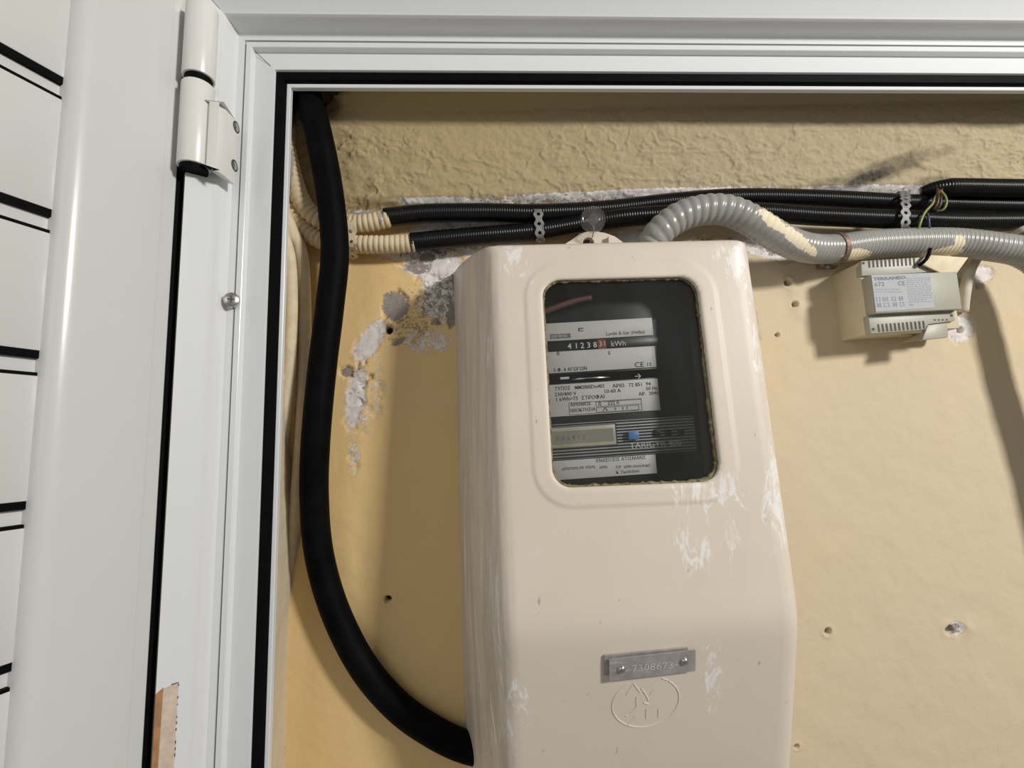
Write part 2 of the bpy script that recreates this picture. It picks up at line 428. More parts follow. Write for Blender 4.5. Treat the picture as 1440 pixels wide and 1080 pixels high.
# --- back wall
NU, NV = 960, 560
u = np.linspace(-0.32, 1.25, NU); t = np.linspace(0, 1, NV)
X, Tt = np.meshgrid(u, t, indexing='ij')
zc = z_corner(X); Z = -0.64 + (zc + 0.64) * Tt
def wall_y(X, Z):
    h = 0.0022 * (fbm(X * 7, Z * 7, 3, 3) - 0.5) + 0.0016 * (fbm(X * 40, Z * 40, 4, 5) - 0.5)
    return -h
Yw = wall_y(X, Z)
V = np.stack([X, Yw, Z], -1).reshape(-1, 3)
px, py = proj(V)
peel, bare, soot_shade = blobs(px, py, PEEL), blobs(px, py, BARE), blobs(px, py, SOOT)
nf = fbm(V[:, 0] * 90, V[:, 2] * 90, 4, 11) - 0.5
V[:, 1] += 0.0014 * sstep(0.4, 0.6, peel + nf) + 0.003 * sstep(0.45, 0.6, bare + nf * 1.2)
for (hx, hy, hr) in HOLES:
    d = np.hypot(px - hx, py - hy) / hr
    V[:, 1] += 0.013 * (1 - sstep(0.75, 1.1, d)) - 0.0022 * np.exp(-((d - 1.7) / 0.5) ** 2) * (0.4 + nf)
    soot_shade = np.maximum(soot_shade, 1.1 * (1 - sstep(0.6, 1.0, d)))  # drill holes blackened too, their inner shade put into the colour
# lump of filler beside one drill hole, and a raised plaster edge around the transformer
for (hx, hy, rr, hh) in [(1122, 436, 11, .003), (1113, 404, 12, .003), (1362, 880, 12, .002), (1376, 470, 20, .001)]:
    V[:, 1] -= hh * np.exp(-(np.hypot(px - hx, py - hy) / rr) ** 2) * (0.4 + 1.2 * (nf + 0.5))
me = fast_grid('wall_back', V, NU, NV)
attr(me, 'peel', peel); attr(me, 'bare', bare); attr(me, 'soot_shade', soot_shade); attr(me, 'tone', sstep(0.22, -0.10, V[:, 0]))
tag(obj('wall_back', me, 'wall_plaster'), 'cream painted plaster back wall of the niche with peeling patches', None, None, 'structure')
# --- sloping plaster soffit above the conduits
NU2, NV2 = 1260, 160
u = np.linspace(-0.32, 1.25, NU2); t = np.linspace(0, 1.35, NV2)
X, Tt = np.meshgrid(u, t, indexing='ij')
ys = -0.010 * sstep(0, 0.12, Tt) - 0.022 * Tt - 0.026 * sstep(0.86, 1.0, Tt)
zs = z_corner(X) + 0.002 + 0.135 * Tt
rug = fbm(X * 30, zs * 45, 5, 21); rid = 1 - np.abs(2 * fbm(X * 22 + 3 * rug, zs * 38, 4, 31) - 1)
amp = (0.35 + 0.65 * fbm(X * 6, zs * 9, 2, 51)) * (1 - 0.7 * sstep(0.55, 0.8, Tt))
h = 1.35 * amp * (0.0035 * (rug - 0.5) + 0.0045 * np.clip(rid - 0.80, 0, 1) * 2 + 0.0040 * fbm(X * 80, zs * 110, 5, 43)) + 0.0010 * fbm(X * 240, zs * 300, 2, 41)
V = np.stack([X, ys - h, zs], -1).reshape(-1, 3)
px, py = proj(V)
# ragged hole in the corner where the thick cable goes up
hd = np.hypot((px - 432) / 44, (py - 118) / 38) + 0.5 * (fbm(V[:, 0] * 60, V[:, 2] * 60, 3, 91) - 0.5)
V[:, 1] += 0.035 * (1 - sstep(0.8, 1.05, hd))
me = fast_grid('ceiling', V, NU2, NV2)
edge = (1 - sstep(0.0, 0.22, Tt)).ravel()
attr(me, 'peel', np.maximum(edge * 0.62 * sstep(480, 620, px), blobs(px, py, PEEL)))
attr(me, 'bare', np.maximum(edge * 0.45 * sstep(480, 620, px), 0)); attr(me, 'soot_shade', blobs(px, py, SOOT))
attr(me, 'tone', sstep(0.4, -0.1, V[:, 0]))
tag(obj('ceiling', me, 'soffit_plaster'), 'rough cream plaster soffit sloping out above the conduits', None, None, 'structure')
# --- left reveal of the niche
XL = P(421, 400, 0).x
NU3, NV3 = 60, 620
yy = np.linspace(0.004, -0.072, NU3); zz = np.linspace(-0.64, 0.43, NV3)
Y3, Z3 = np.meshgrid(yy, zz, indexing='ij')
Xs = XL + 0.006 * (fbm(Y3 * 12 + 5, Z3 * 9, 4, 61) - 0.5) + 0.0012 * (fbm(Y3 * 120, Z3 * 120, 3, 71) - .5) + 0.008 * sstep(0.02, 0.0, -Y3) * 0
V = np.stack([Xs, Y3, Z3], -1).reshape(-1, 3); px, py = proj(V)
me = fast_grid('wall_left', V, NU3, NV3, flip=True)
attr(me, 'peel', blobs(px, py, [(402, 560, 8, 160, .42, 0)])); attr(me, 'bare', blobs(px, py, [(405, 1060, 8, 30, .4, 0)])); attr(me, 'soot_shade', blobs(px, py, SOOT)); attr(me, 'tone', np.full(len(V), 0.5))
tag(obj('wall_left', me, 'left_plaster'), 'narrow cream plaster reveal at the left of the niche', None, None, 'structure')

# ================================================================ SETTING: white aluminium door frame
FD = 0.025                                            # how far the frame stands out beyond the first guess of the reveal
A0 = P(403, 300, -0.050 - FD); X_IN = A0.x                 # inner edge of the opening, left
Z_IN = P(700, 124, -0.050 - FD).z                          # inner edge of the opening, top
PROFILE = [(0.000, 0.020), (0.000, 0.0495), (0.0006, 0.050), (0.0042, 0.050), (0.0048, 0.0495), (0.0048, 0.044), (0.0150, 0.044), (0.0150, 0.0575),
           (0.0156, 0.0590), (0.0400, 0.0555), (0.0404, 0.0585), (0.0408, 0.0630), (0.0414, 0.0635), (0.0470, 0.0635), (0.0472, 0.058), (0.0492, 0.058),
           (0.0494, 0.0635), (0.0560, 0.0640), (0.0572, 0.0660), (0.0580, 0.0700), (0.0595, 0.0840), (0.0610, 0.0868), (0.0640, 0.0882),
           (0.0838, 0.1010), (0.0838, 0.0500)]
PROFILE = [(a * 0.955, d + FD) for a, d in PROFILE]; PROFILE[0] = (0, 0.069)
ZB, XR = -0.64, 1.30
tr = empty('trim_1', (X_IN, -0.02, ZB))
tag(tr, 'white aluminium door frame with stepped profile around the niche', None, None, 'structure')
def to_local(o, root):     # parts keep world coordinates under a root placed at the thing's base
    o.parent = root; o.matrix_parent_inverse = Matrix.Translation(root.location).inverted(); return o
def sweep(name, prof, mat, vertical, mi=True):
    va, vb = [], []
    for a, d in prof:
        if vertical:
            va.append((X_IN - a, -d, ZB)); vb.append((X_IN - a, -d, Z_IN + a))
        else:
            va.append((X_IN - a, -d, Z_IN + a)); vb.append((XR, -d, Z_IN + a))
    n = len(prof)
    f = [(i, i + 1, n + i + 1, n + i) for i in range(n - 1)]
    me = mesh(name, va + vb, f); bm = bmesh.new(); bm.from_mesh(me)
    bmesh.ops.recalc_face_normals(bm, faces=bm.faces); bm.to_mesh(me); bm.free()
    me.polygons.foreach_set('use_smooth', [True] * len(me.polygons)); me.set_sharp_from_angle(angle=math.radians(25))
    return to_local(obj(name, me, mat), tr)
sweep('jamb', PROFILE, 'white_enamel', True)
sweep('head_rail', PROFILE, 'white_enamel', False)
GASK = [(0.0050, 0.044), (0.0050, 0.0515), (0.0065, 0.0545), (0.0100, 0.0555), (0.0135, 0.0565), (0.0149, 0.0560), (0.0149, 0.044)]
GASK = [(a * 0.955, d + FD) for a, d in GASK]
sweep('gasket', GASK, 'black_rubber', True)
sweep('gasket', GASK, 'black_rubber', False)
GRV = [(0.0474, 0.0584), (0.0478, 0.0590), (0.0488, 0.0590), (0.0491, 0.0584)]
GRV = [(a * 0.955, d + FD) for a, d in GRV]
simple('seam_dark', (0.045, 0.045, 0.055), 0.6)
sweep('seam', GRV, 'seam_dark', True); sweep('seam', GRV, 'seam_dark', False)
# hairline of the mitre joint
mb = MB()
for (a0, a1, d) in ((0.0149, 0.0382, 0.0581 + FD), (0.0611, 0.0800, 0.0881 + FD)):
    q = 0.00022
    d1 = d + (0.013 if a0 > 0.05 else 0)
    mb.add([(X_IN - a0 - q, -d - .0002, Z_IN + a0 - q), (X_IN - a0 + q, -d - .0002, Z_IN + a0 + q), (X_IN - a1 + q, -d1 - .0002, Z_IN + a1 + q), (X_IN - a1 - q, -d1 - .0002, Z_IN + a1 - q)], [(0, 1, 2, 3)])
to_local(mb.build('mitre_seam', 'seam_dark'), tr)
# the plastered wall that the frame sits in
mb = MB(); zo = Z_IN + 0.078; xo = X_IN - 0.078
mb.box(xo, XR, -0.070, -0.045, zo, 1.1); mb.box(-1.3, xo, -0.070, -0.045, ZB, 1.1)
simple('front_wall_paint', (0.66, 0.60, 0.47), 0.8, var=0.05, scale=20)
tag(mb.build('wall_front', 'front_wall_paint'), 'cream wall around the white door frame', None, None, 'structure')
# pan-head screw on the jamb
sp = P(319, 421, -0.072 - FD)
mb = MB(); mb.cyl(sp + Vector((0.003, 0.004, 0)), (0.35, -0.94, 0.0), 0.0080, 0.0035, 24, 0.0076, 0.0016)
scr = to_local(mb.build('screw', 'steel_screw', smooth=True), tr)
mb = MB(); ax = _unit(Vector((0.35, -0.94, 0))); rt = ax.cross(Vector((0, 0, 1))).normalized()
c = sp + Vector((0.003, 0.004, 0)) + ax * 0.0051
for d1 in (rt, Vector((0, 0, 1))):
    d2 = ax.cross(d1)
    mb.add([c + d1 * .0036 + d2 * .0007, c + d1 * .0036 - d2 * .0007, c - d1 * .0036 - d2 * .0007, c - d1 * .0036 + d2 * .0007], [(0, 1, 2, 3)])
o = mb.build('cross_slot', 'device_dark'); to_local(o, tr)

# ================================================================ SETTING: white slatted door, standing open
D0 = P(246, 300, -0.098 - FD); D0.z = 0
DD = Vector((-math.sin(math.radians(22.5)), -math.cos(math.radians(22.5)), 0))   # from hinge edge to free edge
DN = Vector((-DD.y, DD.x, 0))                                                      # towards the camera
door = empty('door_1', (D0.x, D0.y, -0.6))
tag(door, 'white aluminium door of wide horizontal boards, swung open at the left', None, None, 'structure')
def dbox(mb, t0, t1, n0, n1, z0, z1):
    v = [D0 + DD * t_ + DN * n_ + Vector((0, 0, z_)) for t_ in (t0, t1) for n_ in (n0, n1) for z_ in (z0, z1)]
    return mb.add(v, [(0, 1, 3, 2), (4, 6, 7, 5), (0, 4, 5, 1), (2, 3, 7, 6), (0, 2, 6, 4), (1, 5, 7, 3)])
def dprofile(mb, pts, z0, z1):
    n = len(pts); v = [D0 + DD * a + DN * b + Vector((0, 0, z0)) for a, b in pts] + [D0 + DD * a + DN * b + Vector((0, 0, z1)) for a, b in pts]
    return mb.add(v, [(i, (i + 1) % n, (i + 1) % n + n, i + n) for i in range(n)] + [tuple(range(n)), tuple(range(2 * n - 1, n - 1, -1))])
mb = MB(); ST = 0.092
dprofile(mb, [(0, -0.05), (0, -0.001), (0.0010, 0.0), (0.013, 0.0), (0.0136, 0.0006), (ST - 0.016, 0.0006), (ST - 0.009, -0.0004), (ST - 0.004, -0.0035), (ST, -0.0095), (ST, -0.05)], -0.6, 0.75)
to_local(mb.build('stile', 'door_enamel', smooth=True), door)
mb = MB(); dprofile(mb, [(-0.0085, -0.02), (-0.0085, -0.002), (-0.006, -0.0005), (0, -0.0015), (0, -0.02)], -0.6, 0.75)
to_local(mb.build('gasket', 'black_rubber'), door)
gz = [on_plane(50, yy_, D0 - DN * 0.010, DN).z for yy_ in (103, 293, 490, 706, 942)]
SPC = (gz[0] - gz[-1]) / 4; G0 = -0.004 + sum(g + SPC * i for i, g in enumerate(gz)) / 5
zs_ = [G0 - SPC * i for i in range(-3, 6)]
DE = 0.42
for i in range(len(zs_) - 1):
    zt, zb_ = zs_[i] - 0.0110, zs_[i + 1] + 0.0090
    mb = MB(); dbox(mb, ST - 0.001, DE, -0.044, -0.0115, zb_, zt)
    to_local(mb.build('board', 'door_enamel', bevel=0.0016), door)
    mb = MB(); dbox(mb, ST - 0.001, DE, -0.042, -0.0165, zs_[i + 1] - 0.0110, zs_[i + 1] + 0.0090)
    to_local(mb.build('groove_strip', 'door_enamel'), door)
    mb = MB(); dbox(mb, ST - 0.001, DE, -0.0200, -0.0122, zs_[i + 1] + 0.0030, zs_[i + 1] + 0.0092)
    dbox(mb, ST - 0.001, DE, -0.0200, -0.0122, zs_[i + 1] - 0.0112, zs_[i + 1] - 0.0085)
    to_local(mb.build('groove_dark', 'black_rubber'), door)  # black strips along the upper and lower groove edges

# ---------------------------------------------------------------- hinge
HB = P(279, 120, -0.102 - FD)
hinge = empty('hinge', (HB.x, HB.y, P(279, 238, -0.102 - FD).z))
tag(hinge, 'white enamelled barrel hinge joining the open door to the frame', 'hinge')
zt0, zt1 = P(279, 112, -0.102 - FD).z, P(279, 14, -0.102 - FD).z
zl0, zl1 = P(279, 236, -0.102 - FD).z, P(279, 122, -0.102 - FD).z
def knuckle(name, z0, z1, lobe, cut):
    R = 0.0150; pts = []
    for k in range(15):
        a = math.radians(-200 + 250 * k / 14); pts.append((HB.x + R * math.cos(a), HB.y + R * math.sin(a)))
    pts += lobe
    n = len(pts); v = [Vector((x, y, z0)) for x, y in pts] + [Vector((x, y, z1 - (cut if i > 4 else 0) * (1 if y < HB.y else 0))) for i, (x, y) in enumerate(pts)]
    mb = MB(); mb.add(v, [(i, (i + 1) % n, (i + 1) % n + n, i + n) for i in range(n)] + [tuple(range(n)), tuple(range(2 * n - 1, n - 1, -1))])
    return to_local(mb.build(name, 'hinge_enamel', bevel=0.0010), hinge)
knuckle('door_knuckle', zt0, zt1, [(HB.x + 0.005, HB.y + 0.014), (HB.x - 0.017, HB.y + 0.014)], 0.0)
knuckle('frame_knuckle', zl0, zl1, [(HB.x + 0.008, HB.y + 0.016), (HB.x - 0.016, HB.y + 0.014)], 0.0)
mb = MB(); mb.cyl((HB.x, HB.y, zl0 - 0.004), (0, 0, 1), 0.0128, zt1 - zl0 + 0.002, 24)
to_local(mb.build('pin', 'black_rubber', smooth=True), hinge)
xl0, xl1 = HB.x + 0.006, X_IN - 0.0437
mb = MB(); pl = [(xl0, -0.0885), (xl0, -0.0985), (xl0 + 0.016, -0.0985), (xl0 + 0.021, -0.1005), (xl1 - 0.011, -0.1010), (xl1 - 0.004, -0.0985), (xl1, -0.0900), (xl1 + 0.001, -0.0690), (xl1 - 0.008, -0.0690), (xl1 - 0.013, -0.0886)]
pl = [(x, y - FD - 0.009) for x, y in pl]
zb0, zb1 = P(330, 250, -0.09 - FD).z, P(318, 150, -0.10 - FD).z
n = len(pl); zof = lambda x: -0.006 * max(0, min(1, (x - xl0) / (xl1 - xl0)))
v = [Vector((x, y, zl0 + 0.002 + 1.3 * zof(x))) for x, y in pl] + [Vector((x, y, zb1 + zof(x) * 0.3)) for x, y in pl]
mb.add(v, [(i, (i + 1) % n, (i + 1) % n + n, i + n) for i in range(n)] + [tuple(range(n)), tuple(range(2 * n - 1, n - 1, -1))])
to_local(mb.build('frame_leaf', 'hinge_enamel', bevel=0.0010), hinge)
for yy_ in (179, 233):
    c = P(338, yy_, -0.080 - FD); c.x = xl1 + 0.0004
    mb = MB(); mb.cyl(c, (1, 0, 0), 0.0062, 0.0006, 20); s_ = to_local(mb.build('screw_hole', 'device_dark'), hinge)
    mb = MB(); mb.cyl(c + Vector((0.0004, 0, 0)), (1, 0, 0), 0.0046, 0.0008, 16, 0.0035); to_local(mb.build('screw', 'steel_screw', smooth=True), hinge)

# ---------------------------------------------------------------- torn sticker on the jamb
def on_jamb(a, z, lift):          # point on the sloping outer face of the jamb
    k_ = (a - 0.0611) / 0.0189; d = 0.1132 + 0.0128 * k_
    return Vector((X_IN - a, -d, z)) + Vector((0.56, -0.83, 0)) * lift
ztk = P(240, 964, -0.122).z; zbk = ztk - 0.14
st = empty('torn_sticker', on_jamb(0.074, zbk, 0)); tag(st, 'torn tan sticker with brown edge low on the white door jamb', 'sticker')
def jamb_poly(name, pts, mat, l0, l1):
    n = len(pts); mb = MB()
    mb.add([on_jamb(a_, z_, l1) for a_, z_ in pts] + [on_jamb(a_, z_, l0) for a_, z_ in pts], [tuple(range(n)), tuple(range(2 * n - 1, n - 1, -1))] + [(i, i + n, (i + 1) % n + n, (i + 1) % n) for i in range(n)])
    return mb
random.seed(3)
rag = [(0.0660 + random.uniform(-.0006, .0006), zbk + (ztk - zbk) * k / 14) for k in range(15)]
mb = jamb_poly('paper', [(0.0770, zbk)] + rag + [(0.0760, ztk - .002)], 'sticker_tan', -.0002, .0003); to_local(mb.build('paper', 'sticker_tan'), st)
mb = jamb_poly('brown_edge', [(0.0799, zbk), (0.0768, zbk), (0.0755, ztk - .001), (0.0799, ztk - .005)], 'sticker_brown', -.0002, .0005); to_local(mb.build('brown_edge', 'sticker_brown'), st)
mb = MB()
for k in range(24):
    z_ = ztk - 0.003 - k * 0.0055
    if random.random() < 0.75:
        h_ = random.uniform(.001, .0028)
        mb.add([on_jamb(.0664, z_, .0005), on_jamb(.0658, z_, .0005), on_jamb(.0658, z_ + h_, .0005), on_jamb(.0664, z_ + h_, .0005)], [(0, 1, 2, 3)])
mb.add([on_jamb(.0705, ztk - .0006, .0005), on_jamb(.066, ztk - .0003, .0005), on_jamb(.066, ztk + .0005, .0005), on_jamb(.0705, ztk + .0003, .0005)], [(0, 1, 2, 3)])
o = to_local(mb.build('printed_dashes', 'ink'), st); o['kind'] = 'stuff'

# ================================================================ BLACK MAIN CABLE
o = tube('black_cable', PT((424, 60, -0.020), (429, 118, -0.046), (446, 180, -0.056), (462, 260, -0.054), (471, 350, -0.050), (464, 430, -0.048), (453, 520, -0.044), (444, 620, -0.040),
                           (442, 700, -0.030), (449, 780, -0.021), (471, 858, -0.017), (509, 934, -0.0165), (556, 990, -0.0165), (605, 1026, -0.0165), (656, 1050, -0.0165), (720, 1062, -0.0165)),
         0.0158, 'black_sheath', seg=28)
tag(o, 'thick smooth black cable curving down the left side of the niche', 'cable')

# ================================================================ BLACK CORRUGATED CONDUITS
def conduit(label, pts, r, name='corrugated_conduit', mat='black_conduit', group='black corrugated conduits under the soffit', pitch=0.0030, rib=0.0005, cat='conduit', **kw):
    o = tube(name, PT(*pts), r, mat, pitch=pitch, rib=rib, **kw); tag(o, label, cat, group); return o
conduit('upper black corrugated conduit running from the ribbed cream stub under the soffit',
        [(541, 306, -.019), (600, 300, -.018), (680, 299, -.017), (757, 300, -.017), (850, 295, -.016), (950, 284, -.0145), (1040, 278, -.014), (1150, 280, -.014), (1272, 286, -.014), (1350, 289, -.014), (1440, 291, -.014), (1560, 293, -.014), (2050, 300, -.014)], 0.0118)
conduit('lower black corrugated conduit below its twin, sagging behind the clear seal',
        [(578, 341, -.019), (650, 334, -.018), (757, 325, -.017), (830, 313, -.021), (900, 304, -.029), (1040, 298, -.033), (1150, 304, -.032), (1272, 309, -.031), (1350, 312, -.030), (1440, 312, -.030), (1560, 312, -.030), (2050, 316, -.030)], 0.0118)
conduit('short black conduit at top right with wires spilling from its open end',
        [(1296, 270, -.020), (1315, 265, -.026), (1345, 264, -.030), (1400, 265, -.030), (1480, 266, -.030), (1560, 267, -.030), (2050, 270, -.030)], 0.0118, taper=lambda s_: 0.55 + 0.45 * min(1, s_ / 0.04))

# ---------------------------------------------------------------- cream painted ribbed stubs
def RV(off, *rows):      # points lying a given distance off the left reveal
    return [on_plane(a, b, Vector((XL + off, 0, 0)), Vector((1, 0, 0))) for a, b in rows]
def stub(label, pts, r, lead):
    o = tube('ribbed_conduit', lead + PT(*pts), r, 'beige_conduit', pitch=0.0064, rib=0.0016, sharp=3.0)
    V = np.array([v.co[:] for v in o.data.vertices]); px, py = proj(V)
    attr(o.data, 'paint', blobs(px, py, [(401, 232, 16, 40, .95, 0), (404, 262, 9, 20, .7, 0), (536, 306, 6, 20, .6, 0)]))
    tag(o, label, 'conduit', 'cream ribbed conduits in the left corner'); return o
stub('cream painted ribbed conduit curving from left reveal to the upper black conduit',
     [(490, 315, -.020), (520, 313, -.020), (548, 307, -.020)], 0.0112, PT((393, 178, -.046), (402, 208, -.044), (412, 250, -.040), (427, 288, -.034), (450, 309, -.027)))
stub('cream painted ribbed conduit ending in the lower black conduit',
     [(490, 343, -.018), (530, 344, -.019), (566, 343, -.019), (586, 341, -.019)], 0.0112, PT((396, 268, -.030), (410, 296, -.026), (428, 322, -.022), (452, 338, -.019)))

# ---------------------------------------------------------------- painted-over cables in the left corner
o = tube('painted_cable', PT((390, 270, -.050), (398, 296, -.044), (411, 328, -.036), (422, 352, -.026), (427, 400, -.020), (428, 500, -.018), (425, 600, -.014), (418, 690, -.008), (408, 780, .000), (400, 840, .008)), 0.0080, 'cream_paint', seg=14)
tag(o, 'thin painted-over cable running down the left corner beside the black cable', 'cable')
o = tube('painted_cable', PT((390, 300, -.050), (398, 330, -.046), (407, 362, -.042), (410, 420, -.038), (408, 500, -.032), (402, 580, -.024), (394, 650, -.014)), 0.0070, 'cream_paint', seg=14)
tag(o, 'painted-over cable flush against the left reveal next to the frame', 'cable')

# ================================================================ PERFORATED STRAPS
def strap(name, label, pts, mat, pitch=0.0125, w0=0.0050, w1=0.0012, hole=0.0023, screw_at=(), group='perforated fixing straps'):
    p, Ln = spline(PT(*pts), 0.0006); n = len(p)
    nl = max(2, round(Ln / pitch)); pit = Ln / nl
    def at(s_, l):
        q = max(0.0, min(1.0, s_ / Ln)) * (n - 1); i = min(int(q), n - 2); c = p[i].lerp(p[i + 1], q - i)
        T = (p[min(i + 2, n - 1)] - p[max(i - 1, 0)]).normalized()
        side = Vector((1, 0, 0)); side = (side - T * side.dot(T)).normalized()
        return c + side * l
    V, Fc = [], []; seg = 72
    for k in range(nl):
        c0 = (k + 0.5) * pit; b = len(V)
        for a_ in range(seg):
            a = 2 * math.pi * (a_ + 0.5) / seg; ca, sa_ = math.cos(a), math.sin(a)
            r = 0.0
            while True:
                r += pit / 160; x_, y_ = r * ca, r * sa_
                if abs(x_) >= pit / 2 or abs(y_) >= w0 - w1 + 2 * w1 * (0.5 + 0.5 * math.cos(2 * math.pi * x_ / pit)): break
            x_ = max(-pit / 2, min(pit / 2, x_))
            V.append(at(c0 + x_, y_)); V.append(at(c0 + hole * ca, hole * sa_))
        Fc += [(b + 2 * i, b + 2 * ((i + 1) % seg), b + 2 * ((i + 1) % seg) + 1, b + 2 * i + 1) for i in range(seg)]
    me = mesh('band', V, Fc, False); bm = bmesh.new(); bm.from_mesh(me)
    bmesh.ops.remove_doubles(bm, verts=bm.verts, dist=0.0004); bmesh.ops.recalc_face_normals(bm, faces=bm.faces)
    g = bmesh.ops.solidify(bm, geom=bm.faces[:], thickness=0.0010); bm.to_mesh(me); bm.free()
    root = empty(name, p[-1]); tag(root, label, 'strap', group)
    to_local(obj('band', me, mat), root)
    for q in screw_at:
        c = P(*q); mb = MB(); mb.cyl(c, (0, -1, 0), 0.0038, 0.0012, 18, 0.0034, 0.0010)
        to_local(mb.build('screw', 'zinc' if mat != 'cream_paint' else 'cream_paint', smooth=True), root)
    return root
strap('perforated_strap', 'grey perforated metal strap over both black conduits left of the clear seal',
      [(753, 284, -.003), (754, 289, -.022), (757, 299, -.0315), (758, 312, -.030), (759, 325, -.0315), (760, 336, -.026), (760, 348, -.004)], 'zinc', screw_at=[(760, 346, -.006), (752, 286, -.010)])
strap('perforated_strap', 'grey perforated metal strap over the black conduits beside the loose wires',
      [(1272, 268, -.006), (1273, 274, -.030), (1274, 284, -.0440), (1274, 298, -.0475), (1274, 311, -.0480), (1272, 321, -.0430), (1267, 329, -.024)], 'zinc')
strap('perforated_strap', 'cream painted perforated strap holding the ribbed stubs beside the black cable',
      [(490, 301, -.006), (491, 306, -.026), (492, 316, -.0335), (493, 329, -.0310), (494, 343, -.0325), (495, 353, -.022), (496, 364, -.003)], 'cream_paint', pitch=0.0135, w0=0.0058, screw_at=[(496, 361, -.005)])

# ================================================================ LOOSE WIRES
WG = 'loose wires at the open black conduit'
def wire(label, pts, mat, r=0.0014):
    o = tube('wire', PT(*pts), r, mat, seg=10, step=0.002); tag(o, label, 'wire', WG); return o
wire('green and yellow earth wire hanging down beside the perforated strap', [(1322, 268, -.034), (1316, 276, -.040), (1311, 287, -.042), (1302, 297, -.046), (1296, 308, -.048), (1292, 321, -.046), (1289, 332, -.040)], 'yellow_green')
wire('green and yellow wire bent into a loop at the conduit end', [(1322, 268, -.036), (1329, 276, -.042), (1331, 285, -.044), (1327, 294, -.042), (1319, 297, -.038), (1313, 296, -.034)], 'yellow_green')
wire('dark red-brown wire hanging from the conduit end inside the loop', [(1318, 266, -.036), (1319, 278, -.043), (1317, 288, -.043), (1312, 295, -.040), (1309, 297, -.034)], 'brown_wire', 0.0018)
wire('second red-brown wire crossing the first behind the loop', [(1324, 266, -.034), (1323, 280, -.040), (1321, 290, -.040), (1314, 297, -.036)], 'brown_wire', 0.0018)
wire('dark blue wire dangling below the looped wires', [(1304, 300, -.044), (1306, 308, -.047), (1307, 322, -.045), (1307, 334, -.040)], 'blue_wire', 0.0013)

# ================================================================ GREY FLEXIBLE CONDUIT
o = tube('flexible_conduit', PT((906, 380, -.050), (914, 348, -.052), (928, 326, -.059), (956, 305, -.064), (992, 295, -.066), (1026, 297, -.066), (1060, 312, -.063), (1096, 334, -.056), (1132, 348, -.047), (1172, 350, -.038),
                           (1220, 344, -.034), (1280, 341, -.034), (1340, 341, -.036), (1396, 347, -.044), (1440, 356, -.050), (1474, 382, -.056), (1498, 440, -.058), (1522, 530, -.058), (1546, 620, -.056), (1566, 760, -.05), (1580, 950, -.044), (1590, 1200, -.04)),
         0.0178, 'grey_conduit', pitch=0.0050, rib=0.00058, seg=32, sharp=1.6, twist=1.0, pitchf=lambda q: 0.0050 + 0.0048 * max(0, min(1, (0.20 - q) / 0.07)))
V = np.array([v.co[:] for v in o.data.vertices]); px, py = proj(V)
front = (V[:, 1] < -0.036)
attr(o.data, 'paint', np.maximum(blobs(px, py, [(1088, 312, 34, 11, .92, 38), (1120, 336, 36, 12, .9, 42), (1140, 352, 16, 9, .8, 40)]) * front, blobs(px, py, [(1205, 358, 26, 10, .95, -4), (1322, 356, 34, 8, .95, -8), (1350, 340, 10, 12, .95, 0), (1340, 352, 20, 8, .9, 0)])))
tag(o, 'grey ribbed flexible conduit arching out of the meter box to the right', 'conduit')
# clamp on it
pc = P(1177, 350, -.0375)
cl = empty('pipe_clamp', P(1164, 373, 0)); tag(cl, 'rusty narrow pipe clamp around the grey conduit above the transformer', 'clamp')
mb = MB(); ax = _unit(P(1190, 348, -.037) - P(1165, 351, -.039)); t1 = ax.orthogonal().normalized(); b1 = ax.cross(t1); seg = 32
for k in range(seg):
    a0, a1 = 2 * math.pi * k / seg, 2 * math.pi * (k + 1) / seg
    q = []
    for a in (a0, a1):
        d_ = t1 * math.cos(a) + b1 * math.sin(a)
        q += [pc + d_ * 0.0176 - ax * .003, pc + d_ * 0.0192 - ax * .003, pc + d_ * 0.0192 + ax * .003, pc + d_ * 0.0176 + ax * .003]
    mb.add(q, [(0, 1, 5, 4), (1, 2, 6, 5), (2, 3, 7, 6), (3, 0, 4, 7)])
simple('rusty_metal', (0.22, 0.15, 0.11), 0.6, 0.4, 0.4, 150)
to_local(mb.build('band', 'rusty_metal', smooth=True), cl)
fo = P(1166, 371, -.008)
mb = MB(); mb.box(fo.x - .012, fo.x + .010, -.010, -.0005, fo.z - .005, fo.z + .006); to_local(mb.build('foot', 'rusty_metal', bevel=.001), cl)
mb = MB(); mb.cyl(P(1165, 374, -.010), (0, -1, 0), 0.0042, .002, 18, .0038, .0012); to_local(mb.build('screw', 'zinc', smooth=True), cl)
mb = MB(); mb.cyl(P(1157, 372, -.010), (0, -1, 0), 0.0030, .0015, 16, .0026, .0008); to_local(mb.build('screw', 'zinc', smooth=True), cl)

